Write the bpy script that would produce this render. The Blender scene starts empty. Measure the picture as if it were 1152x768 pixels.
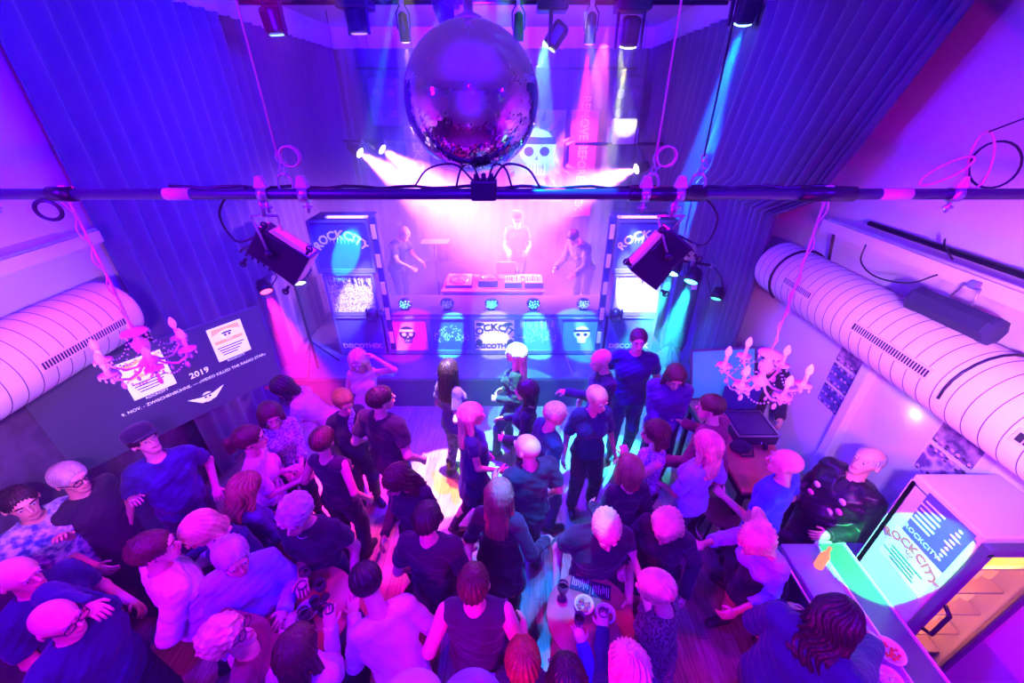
import bpy, bmesh, math, random
import numpy as np
from mathutils import Vector, Matrix, Euler
rnd = random.Random(7)
SC = bpy.context.scene
COL = SC.collection
PI = math.pi
R = math.radians

# ------------------------------------------------------------------ camera
CAMZ = 4.1
PITCH = R(30.3)
FPX = 460.0
FW = Vector((0, math.cos(PITCH), -math.sin(PITCH)))
UP = Vector((0, math.sin(PITCH), math.cos(PITCH)))

def at(px, py, x=None, y=None, z=None):
    """real point seen at a pixel, on a plane of known x, y or z"""
    d = Vector(((px-576)/FPX, 0, 0)) + FW + UP*((384-py)/FPX)
    if z is not None: t = (z-CAMZ)/d.z
    elif x is not None: t = x/d.x
    else: t = y/d.y
    return Vector((d.x*t, d.y*t, CAMZ+d.z*t))

cd = bpy.data.cameras.new('camera'); cam = bpy.data.objects.new('camera', cd); COL.objects.link(cam)
cam.location = (0, 0, CAMZ); cam.rotation_euler = (PI/2-PITCH, 0, 0)
cd.sensor_width = 36; cd.lens = 36*FPX/1152; cd.clip_start = .02; cd.clip_end = 100
SC.camera = cam
SC.view_settings.view_transform = 'Standard'; SC.view_settings.look = 'None'
SC.view_settings.gamma = 1; SC.view_settings.exposure = 0; SC.view_settings.use_curve_mapping = False

# ------------------------------------------------------------------ materials
MATS = {}
def mat(name, col=(.5,.5,.5), rough=.6, metal=0, emit=0, ecol=None, bump=0, bscale=60, var=0, spec=.5, trans=0, alpha=1, sheen=0, pattern=None, ior=1.45):
    if name in MATS: return MATS[name]
    m = bpy.data.materials.new(name); m.use_nodes = True
    nt = m.node_tree; b = nt.nodes['Principled BSDF']
    b.inputs['Base Color'].default_value = (*col, 1)
    b.inputs['Roughness'].default_value = rough
    b.inputs['Metallic'].default_value = metal
    b.inputs['Specular IOR Level'].default_value = spec
    b.inputs['IOR'].default_value = ior
    if trans: b.inputs['Transmission Weight'].default_value = trans
    if alpha < 1: b.inputs['Alpha'].default_value = alpha
    if sheen: b.inputs['Sheen Weight'].default_value = sheen
    if emit:
        b.inputs['Emission Color'].default_value = (*(ecol or col), 1)
        b.inputs['Emission Strength'].default_value = emit
    tc = None
    def coord():
        nonlocal tc
        if tc is None: tc = nt.nodes.new('ShaderNodeTexCoord')
        return tc.outputs['Object']
    if var or pattern:
        if pattern and pattern[0] == 'voronoi':
            n = nt.nodes.new('ShaderNodeTexVoronoi'); n.inputs['Scale'].default_value = pattern[2]; src = n.outputs['Distance']
        elif pattern and pattern[0] == 'wave':
            n = nt.nodes.new('ShaderNodeTexWave'); n.inputs['Scale'].default_value = pattern[2]; n.bands_direction = pattern[3] if len(pattern) > 3 else 'Z'; src = n.outputs['Fac']
            n.inputs['Distortion'].default_value = pattern[4] if len(pattern) > 4 else 0
        else:
            n = nt.nodes.new('ShaderNodeTexNoise'); n.inputs['Scale'].default_value = pattern[2] if pattern else 9; n.inputs['Detail'].default_value = 4; src = n.outputs['Fac']
        nt.links.new(coord(), n.inputs['Vector'])
        r = nt.nodes.new('ShaderNodeValToRGB')
        c2 = pattern[1] if pattern else tuple(min(1, c*(1+var)+.01*var) for c in col)
        c1 = col if pattern else tuple(c*(1-var) for c in col)
        r.color_ramp.elements[0].color = (*c1, 1); r.color_ramp.elements[1].color = (*c2, 1)
        r.color_ramp.elements[0].position = .38; r.color_ramp.elements[1].position = .62
        nt.links.new(src, r.inputs['Fac']); nt.links.new(r.outputs['Color'], b.inputs['Base Color'])
    if bump:
        n = nt.nodes.new('ShaderNodeTexNoise'); n.inputs['Scale'].default_value = bscale; n.inputs['Detail'].default_value = 3
        nt.links.new(coord(), n.inputs['Vector'])
        bp = nt.nodes.new('ShaderNodeBump'); bp.inputs['Strength'].default_value = bump; bp.inputs['Distance'].default_value = .02
        nt.links.new(n.outputs['Fac'], bp.inputs['Height']); nt.links.new(bp.outputs['Normal'], b.inputs['Normal'])
    MATS[name] = m
    return m

# ------------------------------------------------------------------ scene graph
WM = {}
def _wm(o): return WM.get(o.name, Matrix.Identity(4))
def thing(name, label, cat, loc=(0,0,0), rz=0, group=None, kind=None):
    o = bpy.data.objects.new(name, None); COL.objects.link(o); o.empty_display_size = .1
    o.location = loc; o.rotation_euler = (0, 0, rz)
    WM[o.name] = Matrix.Translation(Vector(loc)) @ Matrix.Rotation(rz, 4, 'Z')
    tag(o, label, cat, group, kind); return o
def tag(o, label=None, cat=None, group=None, kind=None):
    if label: o['label'] = label
    if cat: o['category'] = cat
    if group: o['group'] = group
    if kind: o['kind'] = kind
    return o
def link(name, me, m, parent=None, mw=None, world=True):
    """mesh me (given in world coordinates unless world=False) becomes an object, a child of parent when given"""
    o = bpy.data.objects.new(name, me); COL.objects.link(o)
    if m is not None:
        for mm in (m if isinstance(m, (list, tuple)) else [m]): me.materials.append(mm)
    pm = _wm(parent) if parent else Matrix.Identity(4)
    if parent: o.parent = parent
    if world:
        if parent: me.transform(pm.inverted())
        WM[o.name] = pm
    else:
        L = mw or Matrix.Identity(4); o.matrix_basis = L; WM[o.name] = pm @ L
    return o

class MB:
    """collects shapes; build() links them as one mesh object"""
    def __init__(s): s.v = []; s.f = []; s.mi = []; s.sm = []
    def add(s, vs, fs, M=None, mi=0, smooth=False):
        n = len(s.v)
        s.v += [tuple(M @ Vector(v)) if M is not None else tuple(v) for v in vs]
        s.f += [tuple(i+n for i in f) for f in fs]; s.mi += [mi]*len(fs); s.sm += [smooth]*len(fs); return s
    def box(s, c, d, M=None, mi=0, bev=0, rz=0):
        x, y, z = d[0]/2, d[1]/2, d[2]/2
        T = Matrix.Translation(Vector(c)) @ Matrix.Rotation(rz, 4, 'Z')
        if M is not None: T = M @ T
        if bev <= 0:
            vs = [(a*x, b*y, e*z) for a in (-1, 1) for b in (-1, 1) for e in (-1, 1)]
            fs = [(0,1,3,2),(4,6,7,5),(0,4,5,1),(2,3,7,6),(0,2,6,4),(1,5,7,3)]
            return s.add(vs, fs, T, mi)
        bm = bmesh.new(); bmesh.ops.create_cube(bm, size=1)
        for v in bm.verts: v.co = Vector((v.co.x*d[0], v.co.y*d[1], v.co.z*d[2]))
        bmesh.ops.bevel(bm, geom=list(bm.edges), offset=min(bev, min(d)*.45), segments=2, affect='EDGES', profile=.5)
        bm.verts.index_update()
        s.add([v.co[:] for v in bm.verts], [[v.index for v in f.verts] for f in bm.faces], T, mi); bm.free(); return s
    def tube(s, pts, r, n=8, mi=0, cap=True, closed=False):
        pts = [Vector(p) for p in pts]; rs = r if isinstance(r, (list, tuple)) else [r]*len(pts)
        vs = []; fs = []; m = len(pts); prev = None
        for i, p in enumerate(pts):
            if closed: t = pts[(i+1) % m]-pts[i-1]
            else: t = pts[min(i+1, m-1)]-pts[max(i-1, 0)]
            if t.length < 1e-9: t = Vector((0,0,1))
            t.normalize()
            if prev is None: a = t.orthogonal().normalized()
            else:
                a = prev-t*prev.dot(t); a = a.normalized() if a.length > 1e-6 else t.orthogonal().normalized()
            prev = a; b = t.cross(a)
            for k in range(n):
                q = 2*PI*k/n; vs.append(p+(a*math.cos(q)+b*math.sin(q))*rs[i])
        for i in range(m if closed else m-1):
            j = (i+1) % m
            for k in range(n): fs.append((i*n+k, i*n+(k+1) % n, j*n+(k+1) % n, j*n+k))
        if cap and not closed: fs.append(tuple(range(n))[::-1]); fs.append(tuple((m-1)*n+k for k in range(n)))
        return s.add(vs, fs, None, mi, True)
    def cable(s, pts, r, n=6):
        P = [Vector(p) for p in pts]; P = [P[0]*2-P[1]]+P+[P[-1]*2-P[-2]]; out = []
        for i in range(1, len(P)-2):
            for k in range(6):
                t = k/6; a, b, c, d = P[i-1:i+3]
                out.append(.5*((2*b)+(c-a)*t+(2*a-5*b+4*c-d)*t*t+(3*b-a-3*c+d)*t**3))
        return s.tube(out+[P[-2]], r, n)
    def lathe(s, prof, c=(0,0,0), n=20, M=None, mi=0, smooth=True):
        vs = []; fs = []
        for r, z in prof:
            for k in range(n):
                q = 2*PI*k/n; vs.append((r*math.cos(q), r*math.sin(q), z))
        for i in range(len(prof)-1):
            for k in range(n): fs.append((i*n+k, i*n+(k+1) % n, (i+1)*n+(k+1) % n, (i+1)*n+k))
        fs.append(tuple(range(n))[::-1]); fs.append(tuple((len(prof)-1)*n+k for k in range(n)))
        T = Matrix.Translation(Vector(c))
        if M is not None: T = M @ T
        return s.add(vs, fs, T, mi, smooth)
    def ell(s, c, rad, M=None, mi=0, u=14, w=9):
        prof = []
        vs = [(0, 0, -rad[2])]; fs = []
        for i in range(1, w):
            th = -PI/2+PI*i/w
            for k in range(u):
                q = 2*PI*k/u; vs.append((rad[0]*math.cos(th)*math.cos(q), rad[1]*math.cos(th)*math.sin(q), rad[2]*math.sin(th)))
        vs.append((0, 0, rad[2])); L = len(vs)-1
        for k in range(u): fs.append((0, 1+(k+1) % u, 1+k)); fs.append((L, L-u+k, L-u+(k+1) % u))
        for i in range(w-2):
            for k in range(u): a = 1+i*u; fs.append((a+k, a+(k+1) % u, a+u+(k+1) % u, a+u+k))
        T = Matrix.Translation(Vector(c))
        if M is not None: T = M @ T
        return s.add(vs, fs, T, mi, True)
    def prism(s, out, th, M=None, mi=0):
        """outline in xy, thickness along z from 0"""
        n = len(out)
        vs = [(p[0], p[1], 0) for p in out]+[(p[0], p[1], th) for p in out]
        fs = [tuple(range(n))[::-1], tuple(range(n, 2*n))]+[(k, (k+1) % n, n+(k+1) % n, n+k) for k in range(n)]
        return s.add(vs, fs, M, mi)
    def mesh(s, name):
        me = bpy.data.meshes.new(name); me.from_pydata([tuple(v) for v in s.v], [], s.f)
        me.polygons.foreach_set('material_index', s.mi); me.polygons.foreach_set('use_smooth', s.sm); me.update(); return me
    def build(s, name, m, parent=None, world=True, mw=None):
        return link(name, s.mesh(name), m, parent, mw, world)

def frame(o, xdir, ydir):
    """matrix with origin o, x axis and y axis given"""
    x = Vector(xdir).normalized(); z = x.cross(Vector(ydir)).normalized(); y = z.cross(x)
    M = Matrix((x, y, z)).transposed().to_4x4(); M.translation = Vector(o); return M

FONTC = {}
def text_geo(txt, size, arch=0, drip=0, bold=0):
    """letters as triangles in the xy plane, centred; arch bends them over a radius"""
    key = (txt, size, arch, drip, bold)
    if key in FONTC: return FONTC[key]
    c = bpy.data.curves.new('t', 'FONT'); c.body = txt; c.size = size; c.align_x = 'CENTER'; c.align_y = 'CENTER'
    c.resolution_u = 2; c.offset = bold
    o = bpy.data.objects.new('t', c); me = o.to_mesh()
    vs = [v.co.copy() for v in me.vertices]; fs = [tuple(p.vertices) for p in me.polygons]
    o.to_mesh_clear(); bpy.data.objects.remove(o); bpy.data.curves.remove(c)
    if arch:
        for v in vs:
            a = v.x/arch; r = arch+v.y; v.x = r*math.sin(a); v.y = r*math.cos(a)-arch
    FONTC[key] = (vs, fs); return vs, fs
def text(mb, txt, size, M, mi=0, arch=0, th=.002, bold=0, sx=1):
    vs, fs = text_geo(txt, size, arch, 0, bold); n = len(vs)
    mb.add([(v.x*sx, v.y, th) for v in vs], fs, M, mi)
    return mb

# ------------------------------------------------------------------ lights
def spot(loc, target, col, power, cone=30, blend=.3, size=.03, name='spot'):
    l = bpy.data.lights.new(name, 'SPOT'); l.energy = power; l.color = col; l.spot_size = R(cone); l.spot_blend = blend; l.shadow_soft_size = size
    o = bpy.data.objects.new(name, l); COL.objects.link(o); o.location = loc
    o.rotation_euler = (Vector(target)-Vector(loc)).to_track_quat('-Z', 'Y').to_euler(); return o
def area(loc, target, col, power, sx=1, sy=1, spread=180, name='area'):
    l = bpy.data.lights.new(name, 'AREA'); l.shape = 'RECTANGLE'; l.size = sx; l.size_y = sy; l.energy = power; l.color = col; l.spread = R(spread)
    o = bpy.data.objects.new(name, l); COL.objects.link(o); o.location = loc
    o.rotation_euler = (Vector(target)-Vector(loc)).to_track_quat('-Z', 'Y').to_euler(); return o
def point(loc, col, power, size=.05, name='point'):
    l = bpy.data.lights.new(name, 'POINT'); l.energy = power; l.color = col; l.shadow_soft_size = size
    o = bpy.data.objects.new(name, l); COL.objects.link(o); o.location = loc; return o
# ------------------------------------------------------------------ smooth bodies: distance fields turned into one surface
class Field:
    def __init__(s, lo, hi, h):
        s.h = h; s.lo = np.array(lo, np.float32); n = np.ceil((np.array(hi)-np.array(lo))/h).astype(int)+1
        s.ax = [s.lo[i]+h*np.arange(n[i], dtype=np.float32) for i in range(3)]
        s.val = np.full(n, .25, np.float32)
    def sl(s, lo, hi):
        out = []
        for i in range(3):
            a = int(max(0, math.floor((lo[i]-s.lo[i])/s.h))); b = int(min(len(s.ax[i]), math.ceil((hi[i]-s.lo[i])/s.h)+1))
            if b <= a: return None
            out.append(slice(a, b))
        return tuple(out)
    def pts(s, q): return (s.ax[0][q[0]][:, None, None], s.ax[1][q[1]][None, :, None], s.ax[2][q[2]][None, None, :])
    def comb(s, q, d, k, op):
        v = s.val[q]
        if op == '+':
            h = np.clip(.5+.5*(v-d)/k, 0, 1); s.val[q] = v*(1-h)+d*h-k*h*(1-h)
        else:
            d = -d; h = np.clip(.5-.5*(v-d)/k, 0, 1); s.val[q] = v*(1-h)+d*h+k*h*(1-h)
    def cone(s, a, b, ra, rb, k=.02, u=None, wa=1, wb=None, op='+', clip=None):
        a = np.array(a, np.float32); b = np.array(b, np.float32); wb = wa if wb is None else wb
        m = max(ra*max(1, wa), rb*max(1, wb))+k+2.5*s.h
        q = s.sl(np.minimum(a, b)-m, np.maximum(a, b)+m)
        if q is None: return
        X, Y, Z = s.pts(q); ab = b-a; L = float(ab@ab)+1e-9
        dx, dy, dz = X-a[0], Y-a[1], Z-a[2]
        t = np.clip((dx*ab[0]+dy*ab[1]+dz*ab[2])/L, 0, 1)
        ex, ey, ez = dx-t*ab[0], dy-t*ab[1], dz-t*ab[2]
        r2 = ex*ex+ey*ey+ez*ez
        if u is not None:
            w = wa+(wb-wa)*t; qu = ex*u[0]+ey*u[1]+ez*u[2]; r2 = r2-qu*qu+(qu/w)**2
        d = np.sqrt(np.maximum(r2, 0))-(ra+(rb-ra)*t)
        if clip is not None: d = np.maximum(d, (X-clip[0][0])*clip[1][0]+(Y-clip[0][1])*clip[1][1]+(Z-clip[0][2])*clip[1][2])
        s.comb(q, d, k, op)
    def ell(s, c, rad, Rm=None, k=.015, op='+'):
        m = max(rad)+k+2.5*s.h; c = np.array(c, np.float32); q = s.sl(c-m, c+m)
        if q is None: return
        X, Y, Z = s.pts(q); x, y, z = X-c[0], Y-c[1], Z-c[2]
        if Rm is not None:
            x, y, z = [x*Rm[0][i]+y*Rm[1][i]+z*Rm[2][i] for i in range(3)]
        d = (np.sqrt((x/rad[0])**2+(y/rad[1])**2+(z/rad[2])**2)-1)*min(rad)
        s.comb(q, d, k, op)
    def cut(s, p, n, k=.004):
        X, Y, Z = s.pts((slice(None),)*3)
        d = (X-p[0])*n[0]+(Y-p[1])*n[1]+(Z-p[2])*n[2]
        s.val = np.maximum(s.val, d.astype(np.float32))
    def wave(s, amp, f, seed):
        X, Y, Z = s.pts((slice(None),)*3)
        s.val = s.val-(amp*(.5+.5*np.sin(f*.55*X+f*.35*Z+seed+1.7*np.sin(f*.3*Z+seed))*np.sin(f*.8*Z+f*.6*Y+f*.3*X+seed*2)+.35*np.sin(f*1.7*X+f*1.1*Z+3*np.sin(f*.35*Y+seed))*np.sin(f*1.5*Z-f*.9*Y+seed))).astype(np.float32)
    def surface(s):
        v = s.val; v[0] = v[-1] = .1; v[:, 0] = v[:, -1] = .1; v[:, :, 0] = v[:, :, -1] = .1
        ins = v < 0; n = np.array(v.shape)
        c = [ins[i:n[0]-1+i, j:n[1]-1+j, k:n[2]-1+k] for i in (0, 1) for j in (0, 1) for k in (0, 1)]
        cnt = sum(x.astype(np.int8) for x in c); act = (cnt > 0) & (cnt < 8)
        I = np.argwhere(act); idx = np.full(act.shape, -1, np.int32); idx[act] = np.arange(len(I))
        P = np.zeros((len(I), 3)); W = np.zeros(len(I))
        offs = [(i, j, k) for i in (0, 1) for j in (0, 1) for k in (0, 1)]
        vals = [v[I[:, 0]+o[0], I[:, 1]+o[1], I[:, 2]+o[2]] for o in offs]
        for a in range(8):
            for b in range(a+1, 8):
                oa, ob = np.array(offs[a]), np.array(offs[b])
                if np.abs(oa-ob).sum() != 1: continue
                va, vb = vals[a], vals[b]; m = (va < 0) != (vb < 0)
                t = np.where(m, va/(va-vb+1e-12), 0)
                P += np.where(m[:, None], oa+(ob-oa)*t[:, None], 0); W += m
        P = (P/W[:, None]+I)*s.h+s.lo
        F = []
        for ax in range(3):
            sh = [slice(0, n[0]), slice(0, n[1]), slice(0, n[2])]
            A = [slice(None)]*3; B = [slice(None)]*3; A[ax] = slice(0, n[ax]-1); B[ax] = slice(1, n[ax])
            d = ins[tuple(A)] != ins[tuple(B)]
            E = np.argwhere(d); E = E[(E >= 1).all(1) | (E[:, ax] == 0)]
            u, w = (ax+1) % 3, (ax+2) % 3
            E = E[(E[:, u] > 0) & (E[:, w] > 0) & (E[:, u] < n[u]-1) & (E[:, w] < n[w]-1)]
            du = np.zeros(3, int); du[u] = 1; dw = np.zeros(3, int); dw[w] = 1
            g = lambda e: idx[e[:, 0], e[:, 1], e[:, 2]]
            q = np.stack([g(E-du-dw), g(E-dw), g(E), g(E-du)], 1)
            flip = ~ins[E[:, 0], E[:, 1], E[:, 2]]; q[flip] = q[flip][:, ::-1]; F.append(q)
        F = np.concatenate(F); return P, F[(F >= 0).all(1)]

def fast_mesh(name, P, F, extra=None):
    """numpy vertices and quads (plus an MB of more shapes) to a smooth mesh"""
    if extra is not None and extra.v:
        quads = [f if len(f) == 4 else None for f in extra.f]
        tri = [f for f in extra.f if len(f) != 4]
        n = len(P); P = np.concatenate([P, np.array(extra.v)]); q4 = [f for f in extra.f if len(f) == 4]
        F = np.concatenate([F, np.array(q4)+n]); caps = [[i+n for i in f] for f in tri]
    else: caps = []
    me = bpy.data.meshes.new(name)
    nl = F.size+sum(len(c) for c in caps)
    me.vertices.add(len(P)); me.vertices.foreach_set('co', P.astype(np.float32).ravel())
    me.loops.add(nl); me.loops.foreach_set('vertex_index', np.concatenate([F.ravel(), np.array([i for c in caps for i in c], int)]).astype(np.int32))
    st = list(range(0, F.size, 4)); p = F.size
    for c in caps: st.append(p); p += len(c)
    me.polygons.add(len(st)); me.polygons.foreach_set('loop_start', np.array(st, np.int32))
    me.polygons.foreach_set('use_smooth', np.ones(len(st), bool)); me.update(calc_edges=True); return me

# ------------------------------------------------------------------ hair, hats, shoes, faces (shared meshes in head or foot coordinates)
HAIRC = {}
def hair_mesh(style):
    if style in HAIRC: return HAIRC[style]
    f = Field((-.2, -.24, -.46), (.2, .2, .22), .0065)
    long_ = style in ('long', 'wavy', 'longside')
    e = {'short': .008, 'crop': .003, 'curly': .018, 'tuft': .014, 'fringe': .002}.get(style, .012)
    f.ell((0, -.014, .032), (.080+e, .100+e, .086+e), k=.01)
    if style in ('bob', 'pixie', 'blown'):
        z = -.10 if style != 'pixie' else -.045
        for sx in (-1, 1): f.cone((sx*.068, -.02, .02), (sx*.082, -.02, z), .032, .026, k=.03)
        f.cone((0, -.06, 0), (0, -.075, z), .055, .045, k=.03, u=(1,0,0), wa=1.35)
    if long_:
        z = -.30 if style == 'long' else -.24
        f.cone((0, -.07, .0), (0, -.105, z), .05, .03, k=.03, u=(1,0,0), wa=1.5, wb=2.6)
        for sx in (-1, 1): f.cone((sx*.07, -.015, .02), (sx*.095, -.02, z*.75), .032, .022, k=.03)
    if style == 'blown':
        f.cone((.0, -.06, .02), (.16, -.16, -.12), .06, .035, k=.04)
    if style == 'ponytail':
        f.cone((0, -.10, .03), (0, -.15, .02), .03, .03, k=.02); f.cone((0, -.15, .02), (0, -.15, -.18), .035, .018, k=.02)
    if style == 'bun': f.ell((0, -.115, .06), (.04, .04, .04))
    # the face stays free
    lowcut = {'short': -.045, 'crop': -.04, 'curly': -.06, 'tuft': -.05, 'ponytail': -.05, 'bun': -.05, 'fringe': -.04}.get(style)
    f.ell((0, .135, -.045), (.082, .11, .115), k=.015, op='-')
    if not long_ and style not in ('bob', 'blown'):
        for sx in (-1, 1): f.ell((sx*.10, .035, -.04), (.05, .06, .055), k=.01, op='-')
    if lowcut: f.cut((0, 0, lowcut), (0, .25, -.97))
    if style == 'fringe': f.ell((0, .03, .12), (.075, .115, .085), k=.02, op='-')
    if style == 'tuft': f.ell((0, .06, .10), (.06, .055, .035), k=.02)
    X, Y, Z = f.pts((slice(None),)*3); ph = np.arctan2(X, -Y+.01)
    if style == 'curly': d = .010*np.sin(85*X+3*np.sin(40*Z))*np.sin(80*Y)*np.sin(82*Z+2)
    elif style in ('wavy', 'blown'): d = .006*np.sin(22*ph+4*np.sin(28*Z))
    else: d = .0035*np.sin(26*ph+1.5*np.sin(15*Z)+12*Y)
    f.val = (f.val+d).astype(np.float32)
    P, F = f.surface(); HAIRC[style] = fast_mesh('hair_'+style, P, F); return HAIRC[style]

def shoe_mesh(style):
    k = 'shoe_'+style
    if k in HAIRC: return HAIRC[k]
    f = Field((-.08, -.12, -.03), (.08, .24, .34), .007)
    f.cone((0, -.045, .045), (0, .15, .030), .046, .038, k=.02, u=(1,0,0), wa=.85, wb=1.1)
    f.cone((0, -.01, .06), (0, -.012, {'boot': .24}.get(style, .10)), .048, .05 if style == 'boot' else .044, k=.03)
    f.cut((0, 0, 0), (0, 0, -1))
    if style == 'shoe': f.cut((0, 0, .105), (0, .2, .98))
    P, F = f.surface(); HAIRC[k] = fast_mesh(k, P, F); return HAIRC[k]

def small(name):
    if name in HAIRC: return HAIRC[name]
    b = MB()
    if name == 'eye_l' or name == 'eye_r':
        x = -.031 if name == 'eye_l' else .031
        b.ell((x, .082, .006), (.0135, .010, .0085), u=10, w=7); b.ell((x, .089, .006), (.0055, .0045, .0055), u=8, w=5, mi=1)
    if name in ('brow_l', 'brow_r'):
        for s in ((-1,) if name == 'brow_l' else (1,)): b.tube([(s*.016, .098, .027), (s*.032, .095, .032), (s*.048, .083, .026)], [.0045, .005, .003], 6)
    if name == 'lips':
        b.tube([(-.024, .088, -.052), (-.01, .100, -.049), (.01, .100, -.049), (.024, .088, -.052)], [.003, .006, .006, .003], 6)
        b.tube([(-.022, .087, -.054), (-.008, .098, -.057), (.008, .098, -.057), (.022, .087, -.054)], [.003, .0065, .0065, .003], 6)
    if name == 'glasses':
        for s in (-1, 1):
            b.tube([(s*.034+.026*math.cos(a*PI/6), .105, .006+.019*math.sin(a*PI/6)) for a in range(12)], .0028, 5, closed=True)
            b.tube([(s*.060, .104, .010), (s*.080, .03, .008), (s*.082, -.02, .0)], .0028, 5)
        b.tube([(-.009, .106, .010), (.009, .106, .010)], .0028, 5)
    if name == 'cap':
        b.lathe([(.096, .045), (.102, .075), (.100, .105), (.08, .130), (.04, .142), (.002, .144)], (0, -.012, 0), 22)
        b.lathe([(.100, .050), (.103, .050), (.103, .062), (.100, .062)], (0, -.012, 0), 22)
        out = [(.085*math.sin(a), .06+.085*math.cos(a)) for a in np.linspace(-1.3, 1.3, 12)]
        b.prism(out, .010, Matrix.Translation((0, .0, .055)) @ Matrix.Rotation(R(-8), 4, 'X'))
    if name == 'beard': pass
    HAIRC[name] = b.mesh(name); HAIRC[name].polygons.foreach_set('use_smooth', [True]*len(HAIRC[name].polygons)); return HAIRC[name]

# ------------------------------------------------------------------ person
def V(*a): return Vector(a)
def ik(S, W, l1, l2, pole):
    d = W-S; L = d.length
    if L > .985*(l1+l2): W = S+d*(.985*(l1+l2)/L); d = W-S; L = d.length
    a = (l1*l1-l2*l2+L*L)/(2*L); h = math.sqrt(max(l1*l1-a*a, 0)); n = d/L
    p = pole-n*pole.dot(n); p = p.normalized() if p.length > 1e-5 else n.orthogonal().normalized()
    return S+n*a+p*h, W
SKIN = dict(sk=(.72, .42, .32))
def hand_geo(mb, W, d, n, side, curl, sc=1.0, thumb=1):
    """four fingers and a thumb as bent tapering tubes rooted in the palm; d along the hand, n the way the palm faces, side towards the thumb"""
    for i, (o, L) in enumerate(((.030, .072), (.010, .082), (-.010, .076), (-.029, .060))):
        p = W+(d*.075+side*o)*sc; dirv = (d+side*o*2.5).normalized(); pts = [p-d*.015*sc, p]
        a = 0
        for j, fr in enumerate((.42, .32, .26)):
            a += curl*(.75, .9, .6)[j]; dd = dirv*math.cos(a)+n*math.sin(a); p = p+dd*L*fr*sc; pts.append(p)
        mb.tube(pts, [.0092*sc, .0092*sc, .0088*sc, .0080*sc, .0060*sc], 7)
    p = W+(d*.022+side*.030)*sc; q = p+(side*.75+d*.65+n*.25)*.036*sc; r = q+(d*.85+side*.25+n*(.3+.3*curl))*.032*sc
    mb.tube([W+d*.02*sc+side*.012*sc, p, q, r], [.012*sc, .012*sc, .0105*sc, .0075*sc], 7)

FAB = {}
def cloth(name, col, **k):
    return mat('cloth_'+name, col, rough=k.pop('rough', .85), bump=k.pop('bump', .55), bscale=k.pop('bscale', 26), sheen=k.pop('sheen', .15), **k)

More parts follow.
